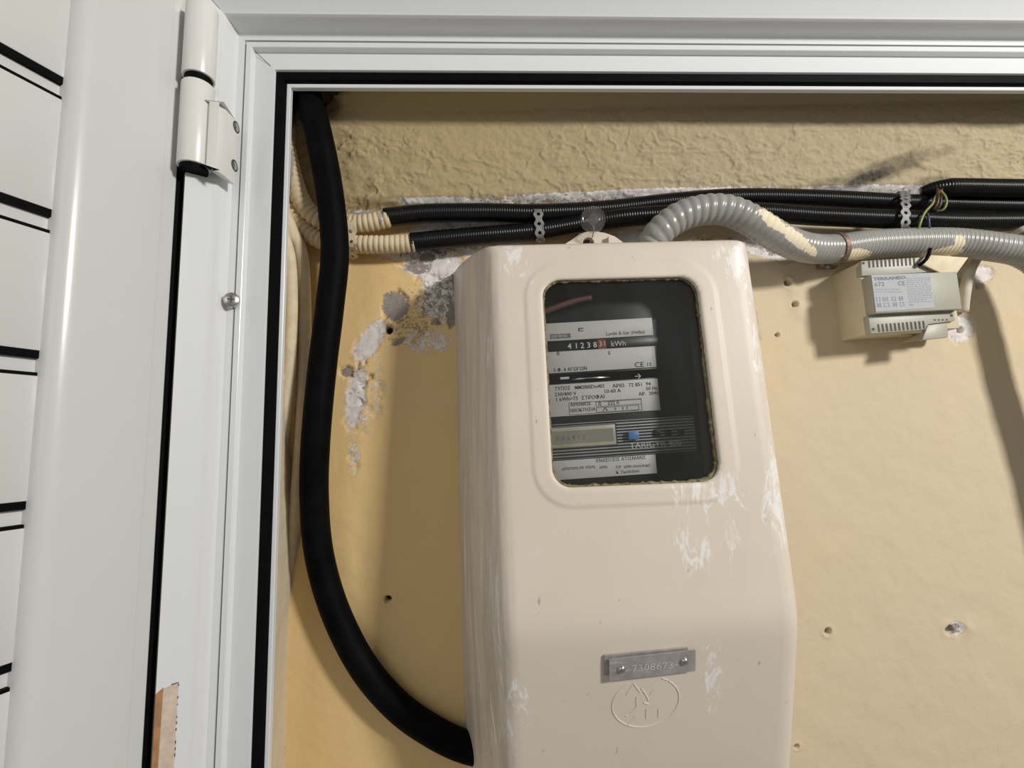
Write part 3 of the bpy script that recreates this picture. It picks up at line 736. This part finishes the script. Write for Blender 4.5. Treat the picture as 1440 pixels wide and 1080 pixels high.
# ================================================================ METER COVER
ROT = math.radians(-1.0)            # turned a degree on the wall
WC = P(890, 541, -0.132)            # centre of the viewing window
cov = empty('meter_cover', (WC.x, 0.0, WC.z), (0, ROT, 0))
tag(cov, 'cream plastic electricity meter cover with window, scuffed, mounted on the wall', 'meter box')
bpy.context.view_layer.update()
CI = cov.matrix_world.inverted()
def CL(px, py, Y): return CI @ P(px, py, Y)
xl = CL(644, 620, 0).x; xr = -xl - 0.003; ztop = CL(720, 381, 0).z; zbot = -0.46
zbrk = CL(880, 886, -.15).z
INS = np.array([0, .003, .012, .022, .034, .042, .048, .054, .060, .2]); FR = np.array([0, .10, .32, .55, .80, .925, .975, .994, 1.0, 1.0])
ZIN = np.array([0, .002, .005, .009, .014, .020, .2]); ZFR = np.array([0, .40, .72, .90, .975, 1.0, 1.0])
def cdepth(z):
    k = 0.0025
    top2 = 0.150 + (zbrk - z) * (0.034 / (ztop - zbrk)); low2 = 0.150 + (z - zbrk) * (0.065 / (zbrk - zbot))
    return -k * np.log(np.exp(-top2 / k) + np.exp(-low2 / k)) + 0.0012
wl, wr = CL(770, 541, -.132).x, CL(998, 541, -.132).x
wt, wb = CL(878, 391, -.122).z, CL(900, 682, -.140).z
def rrect(x, z, x0, x1, z0, z1, r):
    cx, cz, hx, hz = (x0 + x1) / 2, (z0 + z1) / 2, (x1 - x0) / 2 - r, (z1 - z0) / 2 - r
    dx, dz = np.abs(x - cx) - hx, np.abs(z - cz) - hz
    return np.hypot(np.maximum(dx, 0), np.maximum(dz, 0)) + np.minimum(np.maximum(dx, dz), 0) - r
def wsdf(x, z): return rrect(x, z, wl, wr, wb, wt, 0.019)
def cov_y(x, z):
    gx = np.interp(np.minimum(x - xl, xr - x), INS, FR); gz_ = np.interp(np.minimum(ztop - z, z - zbot), ZIN, ZFR)
    p_ = 5.0; e = 1e-4
    g = (np.maximum(gx, e) ** -p_ + np.maximum(gz_, e) ** -p_ - 1) ** (-1 / p_)
    s = wsdf(x, z)
    lip = 0.0013 * (1 - sstep(0.0165, 0.0190, s))
    rim = 0.0008 * (1 - sstep(0.0, 0.004, s))
    return -(g * cdepth(z) + (lip - rim) * g)
st_ = 0.0019
nx, nz = int((xr - xl) / st_) + 1, int((ztop - zbot) / st_) + 1
gx_, gz2 = np.linspace(xl, xr, nx), np.linspace(zbot, ztop, nz)
X, Zg = np.meshgrid(gx_, gz2, indexing='ij'); X = X.copy(); Zg = Zg.copy()
# snap grid points next to the window outline onto it
s = wsdf(X, Zg); e = 1e-5
gxn = (wsdf(X + e, Zg) - wsdf(X - e, Zg)) / (2 * e); gzn = (wsdf(X, Zg + e) - wsdf(X, Zg - e)) / (2 * e)
near = np.abs(s) < st_ * 0.72
X = np.where(near, X - s * gxn, X); Zg = np.where(near, Zg - s * gzn, Zg)
Yc = cov_y(X, Zg)
V = np.stack([X, Yc, Zg], -1).reshape(-1, 3)
me = fast_grid('shell', V, nx, nz)
s0 = wsdf(X, Zg).reshape(-1)
def wearmask(x, z):
    w_ = np.zeros_like(x)
    right = sstep(0.085, 0.02, xr - x)
    w_ = np.maximum(w_, 0.66 * right * sstep(-0.20, 0.02, z) + 0.26 * right)
    w_ = np.maximum(w_, 0.75 * np.exp(-(((x - xr + .045) / .030) ** 2 + ((z - wb + .02) / .07) ** 2)))
    w_ = np.maximum(w_, 0.70 * np.exp(-(((x - xl - .075) / .03) ** 2 + ((z - ztop + .03) / .035) ** 2)))
    w_ = np.maximum(w_, 0.70 * np.exp(-(((x - xr + .060) / .03) ** 2 + ((z - ztop + .03) / .04) ** 2)))
    w_ = np.maximum(w_, 0.66 * np.exp(-(((x - wr + .01) / .05) ** 2 + ((z - wb + .01) / .03) ** 2)))
    w_ = np.maximum(w_, 0.58 * np.exp(-(((x - wr + .02) / .012) ** 2 + ((z + .27) / .06) ** 2)))
    w_ = np.maximum(w_, 0.62 * np.exp(-(((x - wr + .02) / .05) ** 2 + ((z - wb + .055) / .04) ** 2)))
    w_ = np.maximum(w_, 0.64 * np.exp(-(((x - xl - .058) / .02) ** 2 + ((z + .29) / .05) ** 2)))
    return w_
attr(me, 'wear', wearmask(V[:, 0], V[:, 2]))
attr(me, 'side', np.clip(sstep(0.064, 0.045, V[:, 0] - xl), 0, 1))
bm = bmesh.new(); bm.from_mesh(me); bm.verts.ensure_lookup_table()
kill = [f for f in bm.faces if all(s0[v.index] < 2e-5 for v in f.verts)]
bmesh.ops.delete(bm, geom=kill, context='FACES')
be = [e_ for e_ in bm.edges if e_.is_boundary and all(abs(float(wsdf(np.array(v.co.x), np.array(v.co.z)))) < st_ * 1.5 for v in e_.verts)]
r_ = bmesh.ops.extrude_edge_only(bm, edges=be)
for g in r_['geom']:
    if isinstance(g, bmesh.types.BMVert): g.co.y += 0.0055
bm.to_mesh(me); bm.free()
obj('shell', me, 'cover_plastic', cov)
# window pane + dirty putty line
def outline(off, nseg=14):
    r = 0.019 - off * 0; pts = []
    for (cx, cz, a0) in ((wr - off - r, wb + off + r, -90), (wr - off - r, wt - off - r, 0), (wl + off + r, wt - off - r, 90), (wl + off + r, wb + off + r, 180)):
        for k in range(nseg): a = math.radians(a0 + 90 * k / (nseg - 1)); pts.append((cx + r * math.cos(a), cz + r * math.sin(a)))
    return pts
def front_y(x, z): return float(cov_y(np.array(x), np.array(z)))
def pane_y(z): return -float(cdepth(np.array(z))) + 0.0045
pts = outline(-0.004)
mb = MB(); n = len(pts)
mb.add([(x, pane_y(z), z) for x, z in pts] + [(x, pane_y(z) + 0.0025, z) for x, z in pts], [tuple(range(n)), tuple(range(2 * n - 1, n - 1, -1))] + [(i, i + n, (i + 1) % n + n, (i + 1) % n) for i in range(n)])
o = mb.build('window_pane', 'window_glass', cov); o['label'] = 'dusty dark glass pane'
random.seed(5)
op = outline(0.0008, 22); dense = []
for i in range(len(op)):
    a, b = Vector(op[i]), Vector(op[(i + 1) % len(op)]); m_ = max(1, int((b - a).length / 0.003))
    dense += [a.lerp(b, k / m_) for k in range(m_)]
V, Fc = [], []; seg = 6; n = len(dense)
for i, q in enumerate(dense):
    tg = (dense[(i + 1) % n] - dense[i - 1]).normalized(); nn = Vector((tg.y, -tg.x))
    rr = 0.0009 + 0.0016 * random.random() ** 3 + (0.0012 if q.x > wr - 0.03 and q.y < 0.03 else 0)
    for k in range(seg):
        a = 2 * math.pi * k / seg
        V.append((q.x + nn.x * rr * math.cos(a), pane_y(q.y) - 0.0006 + rr * 0.8 * math.sin(a), q.y + nn.y * rr * math.cos(a)))
Fc = [(i * seg + k, i * seg + (k + 1) % seg, ((i + 1) % n) * seg + (k + 1) % seg, ((i + 1) % n) * seg + k) for i in range(n) for k in range(seg)]
o = obj('window_seal', mesh('window_seal', V, Fc, True), 'putty', cov); o['label'] = 'crumbly olive putty line'
# lug at the top for the seal
def tl(px, py): q = CL(px, py, -0.040); return (q.x, q.z)
mb = MB()
arc = [tl(827 + 8 * math.cos(a), 343 - 8 * math.sin(a)) for a in [math.pi * k / 10 for k in range(11)]]
outer = [tl(878, 344), tl(864, 334), tl(850, 329), tl(838, 327), tl(826, 327), tl(815, 330), tl(806, 337), tl(795, 344)]
lowl, lowr = tl(795, 372), tl(878, 372)
left = [lowl, tl(819, 372)] + arc[::-1][:6] + [tl(827, 327)] + outer[5:]      # left half
right = [tl(835, 372), lowr] + outer[:4] + [tl(827, 327)] + arc[::-1][5:]
for pol in (left, right): mb.prism(pol, -0.043, -0.036)
mb.box(tl(853, 335)[0], tl(858, 335)[0], -0.050, -0.040, tl(853, 350)[1], tl(853, 336)[1])
lug = mb.build('lug', 'cover_plastic', cov)
mb = MB(); a_, b_ = tl(812, 372), tl(842, 332); mb.box(a_[0], b_[0], -0.035, -0.030, a_[1], b_[1]); mb.build('lug_backing', 'device_dark', cov)

# number plate: two stacked metal strips with screws
def surf(px, py):
    """point of the cover front under a pixel, in cover space"""
    Yg = -0.14
    for _ in range(8):
        q = CL(px, py, Yg); Yg = front_y(q.x, q.z)
    q = CL(px, py, Yg); return q
npc = surf(915, 931)
sl = (front_y(npc.x, npc.z + .01) - front_y(npc.x, npc.z - .01)) / 0.02      # lean of the surface
def plate_M(px, py, ang, lift):
    q = surf(px, py); q.y -= lift
    return Matrix.Translation(q) @ Matrix.Rotation(math.atan(-sl), 4, 'X') @ Matrix.Rotation(math.radians(ang), 4, 'Y')
PM = plate_M(917, 931, -2.2, 0.0045)
def poly_on(M, pts, t0, t1, mb):
    return mb.prism(pts, t0, t1, M)
mb = MB(); poly_on(PM, [(-.0405, -.0125), (.0375, -.0100), (.0378, .0108), (-.0400, .0088)], -.0006, .0006, mb)
npl = mb.build('number_plate', 'plate_metal', cov); npl['label'] = 'small grey stamped metal plate'
PM2 = plate_M(914, 930, -2.6, 0.0015)
mb = MB(); poly_on(PM2, [(-.0425, -.0085), (.034, -.0085), (.034, .0110), (-.0415, .0110)], -.0006, .0010, mb); mb.build('backing_plate', 'plate_metal', cov)
for (u_, v_) in ((-.0292, -.0015), (.0275, .0010)):
    mb = MB(); mb.cyl(PM @ Vector((u_, .006, v_)), PM.to_3x3() @ Vector((0, -1, 0)), .0036, .0075, 18, .0034, .0016)
    mb.build('screw', 'steel_screw', npl, smooth=True)
Vt, Ft = text_geo([('7308673', -.0205, -.0048, .0098, 1.12)])
obj('stamped_number', mesh('stamped_number', [PM @ Vector((a_, -.0009, b_)) for a_, b_ in Vt], Ft), 'stamp_light', npl)

# embossed emblem: oval ring with straight strokes
mb = MB()
def ridge(pxs, closed=False, r=0.0006):
    q = [surf(a_, b_) for a_, b_ in pxs]; n_ = len(q); seg = 6; V = []
    for i in range(n_):
        if closed: T = q[(i + 1) % n_] - q[i - 1]
        else: T = q[min(i + 1, n_ - 1)] - q[max(i - 1, 0)]
        T.normalize(); N = T.cross(Vector((0, 1, 0))).normalized(); B = N.cross(T)
        for k in range(seg):
            a = 2 * math.pi * k / seg; V.append(q[i] + N * r * 1.3 * math.cos(a) + B * r * math.sin(a))
    m_ = n_ if closed else n_ - 1
    mb.add(V, [(i * seg + k, i * seg + (k + 1) % seg, ((i + 1) % n_) * seg + (k + 1) % seg, ((i + 1) % n_) * seg + k) for i in range(m_) for k in range(seg)])
ex, ey = 908, 987
ridge([(ex + 47 * math.cos(a) + 3 * math.sin(a), ey - 35 * math.sin(a) - 4 * math.cos(a)) for a in [math.radians(92 + 318 * k / 44) for k in range(45)]])
ridge([(ex + 47 * math.cos(a) + 3 * math.sin(a), ey - 35 * math.sin(a) - 4 * math.cos(a)) for a in [math.radians(52 + 6 * k) for k in range(3)]])
for pts in ([(881, 976), (891, 961), (900, 973), (911, 966), (929, 953)], [(895, 980), (895, 994), (884, 1006), (880, 1007)], [(892, 1009), (883, 1018), (884, 1021)],
            [(909, 997), (909, 1010)], [(926, 997), (926, 1008)], [(914, 976), (920, 969)], [(902, 968), (909, 978), (912, 985)], [(905, 988), (912, 990)]):
    ridge([((1 - t_) * a_[0] + t_ * b_[0], (1 - t_) * a_[1] + t_ * b_[1]) for a_, b_ in zip(pts[:-1], pts[1:]) for t_ in (0, .5)] + [pts[-1]])
em = mb.build('emblem', 'cover_plastic', cov, smooth=True); em['label'] = 'embossed oval emblem'

# ================================================================ CLEAR SEAL with wire
sc_ = P(834, 309, -0.058)
seal = empty('security_seal', sc_); tag(seal, 'round clear plastic security seal hanging above the meter cover', 'seal')
mb = MB(); R = 0.0148; seg = 40
axs = _unit(Vector((0.05, -1, -0.12)))
prof = [(R * .55, .0042), (R * .80, .0040), (R * .93, .0046), (R * 1.0, .0030), (R * 1.0, -.0030), (R * .90, -.0045), (R * .2, -.0045)]
t1 = axs.orthogonal().normalized(); b1 = axs.cross(t1)
V = [sc_ + (t1 * math.cos(2 * math.pi * k / seg) + b1 * math.sin(2 * math.pi * k / seg)) * r + axs * d for r, d in prof for k in range(seg)]
mb.add(V, [(q * seg + k, q * seg + (k + 1) % seg, (q + 1) * seg + (k + 1) % seg, (q + 1) * seg + k) for q in range(len(prof) - 1) for k in range(seg)] + [tuple(range(seg - 1, -1, -1)), tuple(range((len(prof) - 1) * seg, len(prof) * seg))])
to_local(mb.build('disc', 'seal_plastic', smooth=True), seal)
mb = MB(); Mx = Matrix.Translation(sc_ + axs * 0.001) @ Matrix.Rotation(math.radians(45), 4, 'Y')
mb.box(-.0062, .0062, -.0025, .0025, -.0062, .0062, Mx); to_local(mb.build('inner_lock', 'seal_inner', bevel=.0008), seal)
to_local(tube('wire', PT((833, 316, -.0600), (835, 322, -.0610), (834, 330, -.0560), (831, 338, -.0480), (829, 345, -.0430), (828, 350, -.0400)), 0.0006, 'zinc', seg=8, step=.002), seal)

# ================================================================ ELECTRICITY METER behind the glass
MY = -0.088
MO = P(846, 540, MY)
met = empty('electricity_meter', (MO.x, MY, MO.z), (0, math.radians(-2.6), 0))
tag(met, 'dark electricity meter with pale printed plates behind the cover window', 'meter')
bpy.context.view_layer.update()
MI = met.matrix_world.inverted()
def ML(px, py): q = MI @ P(px, py, MY); return q.x, q.z
def mrect(x0, x1, y0, y1):
    """pixel box -> meter-space rectangle (u0,u1,v0,v1)"""
    u0 = ML(x0, (y0 + y1) / 2)[0]; u1 = ML(x1, (y0 + y1) / 2)[0]; v1 = ML((x0 + x1) / 2, y0)[1]; v0 = ML((x0 + x1) / 2, y1)[1]
    return u0, u1, v0, v1
def mbox(name, mat, r, y0, y1, parent=met, bevel=0.0006):
    mb = MB(); mb.box(r[0], r[1], y0, y1, r[2], r[3]); return mb.build(name, mat, parent, bevel=bevel)
mbox('body', 'meter_black', (-.115, .105, -.155, .150), 0.004, 0.080, bevel=.004)
mbox('front_housing', 'meter_black', (-.105, ML(934, 520)[0], -.150, .068), 0.0008, 0.0045)
S = 1.0
p1 = mrect(735, 918, 452, 477); p1 = (p1[0], p1[1], p1[2], p1[3])
pl1 = mbox('name_plate', 'meter_plate', p1, -0.0010, 0.001, bevel=.0003)
u0, v0 = ML(774, 478); bw = ML(802, 472)[0] - u0
lettering('logo_block', [], -.0012, 'ink_grey', pl1, [(u0, u0 + bw, v0 + .0008, v0 + .0058)])
lettering('logo', [('SIEMENS', u0 + .0008, v0 + .0016, .0046, 1.02)], -.0014, 'meter_plate', pl1)
u1_, v1_ = ML(852, 472); lettering('maker_name', [('Landis & Gyr (Hellas)', u1_, v1_, .0052, 0.95)], -.0013, 'ink_grey', pl1)
u2_, v2_ = ML(813, 463); lettering('slot', [], -.0013, 'ink', pl1, [(u2_, u2_ + .0055, v2_, v2_ + .0010), (u2_, u2_ + .0055, v2_ - .0025, v2_ - .0018), (u2_, u2_ + .0012, v2_ - .0025, v2_ + .0010)])
rg = mrect(735, 930, 479, 491); reg = mbox('register', 'meter_black', rg, -0.0004, 0.001, bevel=.0002)
vd = rg[2] + (rg[3] - rg[2]) * 0.18; dx = []
us = [ML(x_, 486)[0] for x_ in (798, 807.5, 816, 825, 834)]
lettering('digits', [(c_, u_, vd, .0086, 1.0) for c_, u_ in zip('41238', us)], -.0006, 'digit_white', reg)
ur = ML(840.5, 485)[0]; lettering('red_drums', [], -.0005, 'red_drum', reg, [(ur, ur + .0092, rg[2] - .0006, rg[3] + .0008)])
lettering('red_digits', [('3', ur + .0012, vd + .001, .0076), ('1', ur + .0056, vd + .001, .0076)], -.0007, 'meter_plate', reg)
lettering('unit', [('kWh', ML(859, 486)[0], vd, .0082)], -.0006, 'meter_plate', reg)
p2 = mrect(735, 922, 492, 522); pl2 = mbox('middle_plate', 'meter_plate', p2, -0.0010, 0.001, bevel=.0003)
ua, va = ML(778, 523.2); ub, vb = ML(892, 516.8)
lettering('print', [('3 Φ, 4 ΑΓΩΓΩΝ', ua, va, .0052, 1.0), ('CE', ub, vb, .0080, 1.1), ('13', ub + .0132, vb + .0004, .0055), ('0', ML(783, 500)[0], ML(783, 500)[1], .0060), ('E', ML(855, 497)[0], ML(855, 499)[1], .0052)], -.0013, 'ink', pl2)
dk = mrect(735, 932, 523.5, 536.5); disk = mbox('disc_slot', 'meter_black', dk, 0.0008, 0.0030, bevel=.0002)
mb = MB(); cc = ML(836, 531); mb.cyl((cc[0] - .004, .030, cc[1] - .0012), (0, 0, 1), .036, .0011, 48); mb.build('rotor_disc', 'steel_screw', met, smooth=True)
ua, va = ML(788, 532); lettering('marks', [('→', ML(892, 533)[0], ML(892, 533)[1], .0090)], .0004, 'meter_plate', disk, [(ua, ua + .0095, va - .0012, va + .0012)])
p3 = mrect(735, 927, 538, 583); pl3 = mbox('rating_plate', 'meter_plate', p3, -0.0010, 0.001, bevel=.0003)
def T3(px, py): return ML(px, py)
rows = [('ΤΥΠΟΣ   MM2000Dm402', *T3(780, 549.5), .0056, 0.88), ('230/400 V', *T3(780, 557.5), .0056), ('1 kWh=75  ΣΤΡΟΦΑΙ', *T3(781, 564.5), .0056), ('10-60 A', *T3(849, 553), .0056),
        ('ΑΡΙΘ.  72 851  94', *T3(861, 545.5), .0056), ('50 Hz', *T3(908, 549), .0052), ('ΑΡ.  2048', *T3(898, 556.5), .0052),
        ('ΑΡΙΘΜΟΣ', *T3(802, 571.5), .0048), ('ΙΔΙΟΚΤΗΣΙΑ', *T3(802, 579.5), .0048), ('Δ    222 0', *T3(841, 570.3), .0056), ('Λ', *T3(847, 578.6), .0058, 1.5), ('F     F  F', *T3(864, 577.2), .0044)]
bx0 = T3(800, 574); bx1 = T3(902, 568)
ff = frame_lines(bx0[0], bx1[0], T3(850, 580.5)[1], T3(850, 563.5)[1], .0004)
ff += frame_lines(T3(838, 571)[0], bx1[0], T3(850, 571.5)[1], T3(850, 564.5)[1], .0004) + frame_lines(T3(838, 571)[0], T3(898, 571)[0], T3(850, 579.5)[1], T3(850, 572.5)[1], .0004)
lettering('print', rows, -.0013, 'ink', pl3, ff)
# tariff unit with display
pt = mrect(735, 978, 592, 642); trf = mbox('tariff_unit', 'meter_grey', pt, -0.0016, 0.001, bevel=.0004)
lines = []
for k in range(12):
    v_ = pt[2] + (pt[3] - pt[2]) * (k + .5) / 12; lines.append((pt[0], pt[1], v_ - .0008, v_ + .0008))
lettering('pinstripes', [], -.0018, 'meter_black', trf, lines)
lb = mrect(735, 867, 599.5, 629); lcd = mbox('display', 'lcd_green', lb, -0.0030, 0.0, bevel=.0004)
lettering('display_edge', [], -.0032, 'ink', lcd, [(lb[1] - .0012, lb[1], lb[2], lb[3]), (lb[0], lb[1], lb[3] - .0008, lb[3])])
li = mrect(735, 862, 606, 624); lettering('display_glass', [], -.0033, 'lcd_dark', lcd, [li])
lettering('display_digits', [('0 8 6 4 1 2', ML(782, 620)[0], ML(782, 620)[1], .0070)], -.0034, 'ink_grey', lcd)
bb = mrect(881.5, 896, 606.5, 618); mbox('button', 'blue_plastic', bb, -0.0075, 0.0, bevel=.0010)
for x_ in (918, 934, 952):
    b2 = mrect(x_, x_ + 9, 604, 613); mbox('button', 'meter_black', b2, -0.0040, 0.0, bevel=.0008)
lettering('model_name', [('TARIGYR 400', *ML(885, 631), .0088, 1.08)], -.0020, 'meter_plate', trf)
p4 = mrect(735, 923, 645, 672); pl4 = mbox('lower_plate', 'meter_plate', p4, -0.0012, 0.001, bevel=.0003)
lettering('print', [('ΕΝΔΕΙΞΕΙΣ ΑΤΙΣΜΑΝΣ', *ML(838, 650), .0050), ('P,P.  kWh συνολική', *ML(866, 659), .0042), ('Κ. Τιμολόγιο', *ML(866, 666), .0042), ('μέτρηση σε τάση', *ML(790, 661), .0044), ('kWh', *ML(843, 659), .0042)], -.0014, 'ink', pl4)
tube('wire', [Vector((a_, -.006, b_)) for a_, b_ in (ML(744, 446), ML(768, 439), ML(790, 431), ML(812, 424), ML(830, 420))], .0032, 'brown_reflection', met, seg=12)  # added brown tube in place of a reddish reflection on the pane

# ================================================================ DOOR-PHONE TRANSFORMER
TY = -0.048
TO = P(1281, 416, TY)
trn = empty('transformer', (TO.x, 0.0, TO.z), (0, math.radians(-2.6), 0))
tag(trn, 'pale grey plastic transformer box with printed white label, under the grey conduit', 'transformer')
bpy.context.view_layer.update(); TI = trn.matrix_world.inverted()
def TL(px, py, Y=TY): q = TI @ P(px, py, Y); return q.x, q.z
u0, u1 = TL(1217, 418)[0], TL(1345, 410)[0]; v1, v0 = TL(1250, 366)[1], TL(1262, 466)[1]
mb = MB(); mb.box(u0, u1, TY + .003, 0.004, v0, v1); mb.build('body', 'grey_device', trn, bevel=.0012)
def strip(name, pts, y0, y1, mat='device_front', bev=.0006, parent=None):
    mb = MB(); mb.prism([TL(*p_, y0) for p_ in pts], y0, y1); return mb.build(name, mat, parent or trn, bevel=bev)
top_s = strip('terminal_cover', [(1212, 388), (1338, 381), (1337, 359), (1211, 367)], TY - .001, TY + .008)
low_s = strip('terminal_cover', [(1225, 469.5), (1305, 463), (1305.5, 456), (1343, 451), (1342, 436), (1221, 443.5)], TY - .001, TY + .008)
blk = strip('front_block', [(1231.5, 440.5), (1353, 434.5), (1345.5, 382), (1224.5, 386.6)], TY - .010, TY + .006)
strip('clip_tab', [(1297, 478), (1334, 474), (1332, 454), (1305, 457)], TY - .002, TY + .004)
strip('clip_base', [(1270, 482), (1300, 476), (1332, 474), (1336, 462), (1296, 466)], TY + .026, TY + .034, 'grey_device')
def slots(parent, rowsx, ya, yb, lean, Y):
    mb = MB()
    for x_, dy in rowsx:
        mb.prism([TL(x_ + lean, yb + dy, Y), TL(x_ + lean + 2.6, yb + dy, Y), TL(x_ + 2.6, ya + dy, Y), TL(x_, ya + dy, Y)], Y - .0002, Y + .0006)
    return mb
mb = slots(None, [(1220.5 + 5.75 * k, -.32 * k) for k in range(12)], 366, 376.5, 0.8, TY - .001); mb.build('vent_slots', 'device_dark', top_s)
mb = slots(None, [(1233.5 + 5.75 * k, -.42 * k) for k in range(12)], 456, 467, 1.6, TY - .001); mb.build('vent_slots', 'device_dark', low_s)
for par, pts_ in ((top_s, [(1214, 370), (1327, 381.5)]), (low_s, [(1228, 463), (1338, 443.5)])):
    for (a_, b_) in pts_:
        c = TL(a_, b_, TY - .001); mb = MB(); mb.cyl((c[0], TY - .0008, c[1]), (0, -1, 0), .0016, .0006, 12); mb.build('screw_hole', 'device_dark', par)
mb = slots(None, [(1302 + 5.6 * k, -.1 * k) for k in range(4)], 376, 378.5, .2, TY - .001); mb.build('pin_holes', 'device_dark', top_s)
mb = slots(None, [(1313 + 5.6 * k, -.1 * k) for k in range(4)] + [(1232 + 5.6 * k, -7.5 - .3 * k) for k in range(5)] + [(1278 + 5.6 * k, -9.8 - .3 * k) for k in range(9)], 449, 451, .2, TY - .001); mb.build('pin_holes', 'device_dark', low_s)
# printed label
LY = TY - .0103
lab = strip('label', [(1232, 438.5), (1314, 432.5), (1308, 384.2), (1225.5, 387.6)], LY, LY + .0003, 'label_white', 0, trn)
lab['label'] = 'white sticker with printed text'
def LT(px, py): return TL(px, py, LY)
lettering('brand', [('TERRANEO', *LT(1228.5, 394.4), .0050, 1.55)], LY - .0002, 'ink_blue', lab, bold=0.035)
lettering('print', [('672', *LT(1230, 402.8), .0072, 1.15), ('CE', *LT(1263, 401.5), .0074, 1.0)], LY - .0002, 'ink', lab)
random.seed(11); ex = []
for k, (xa, xb) in enumerate([(1231, 1266), (1231.5, 1268)]):
    x_ = xa
    while x_ < xb:
        w_ = random.uniform(1.5, 5); q = LT(x_, 407.5 + 3.6 * k); ex.append((q[0], q[0] + w_ * .0007, q[1], q[1] + .0009)); x_ += w_ + 1.1
for k in range(13):
    xa = 1274.5 + k * .35; x_ = xa; end = 1307 + k * .35 - (random.uniform(0, 9) if k % 4 == 3 else 0)
    while x_ < end:
        w_ = random.uniform(1.5, 5); q = LT(x_, 392.5 + 2.75 * k - (x_ - xa) * .045); ex.append((q[0], q[0] + w_ * .0007, q[1], q[1] + .0008)); x_ += w_ + 1.0
for k, x_ in enumerate((1235, 1245, 1257, 1267)):
    for r_i, y_ in enumerate((421, 429)):
        q = LT(x_ + r_i * 1.6, y_ - k * .4); rr = .0023
        ex += frame_lines(q[0] - rr * (1.3 if k == 1 else 1), q[0] + rr * (1.3 if k == 1 else 1), q[1] - rr, q[1] + rr, .0005)
        if (k + r_i) % 2: ex.append((q[0] - rr * .6, q[0] + rr * .6, q[1] - rr * .5, q[1] + rr * .5))
q = LT(1279, 429.5); ex += [(q[0], q[0] + .005, q[1], q[1] + .0012)]
lettering('fine_print', [], LY - .0002, 'ink_grey', lab, ex)
mb = MB(); q = LT(1311, 432); 
# broken painted flap leaning on its upper right corner
mb = MB(); fp = [(1296, 371), (1324, 384), (1346, 384), (1362, 362), (1310, 358.5)]
mb.prism([TL(a_, b_, TY - .006) for a_, b_ in fp], TY - .006, TY - .003); fl = mb.build('corner_flap', 'cream_paint', trn, bevel=.0005); fl['label'] = 'broken cream painted corner piece'
wire_o = tube('wire', PT((1308, 350, -.050), (1304, 362, -.056), (1298, 369, -.056), (1292, 373, -.052)), .0020, 'black_sheath', seg=10, step=.002); tag(wire_o, 'short black wire entering the top of the transformer', 'wire')
o = tube('white_cable', PT((1384, 352, -.012), (1374, 362, -.014), (1364, 380, -.014), (1358, 405, -.012), (1355, 425, -.008), (1354, 438, -.004)), .0062, 'white_sheath', seg=16); tag(o, 'off-white cable dropping beside the right edge of the transformer', 'cable')
o = tube('cream_cable', PT((1408, 338, -.020), (1424, 329, -.034), (1440, 321, -.044), (1475, 308, -.050)), .0034, 'white_sheath', seg=12); tag(o, 'thin cream cable poking up at right edge behind the grey conduit', 'cable')
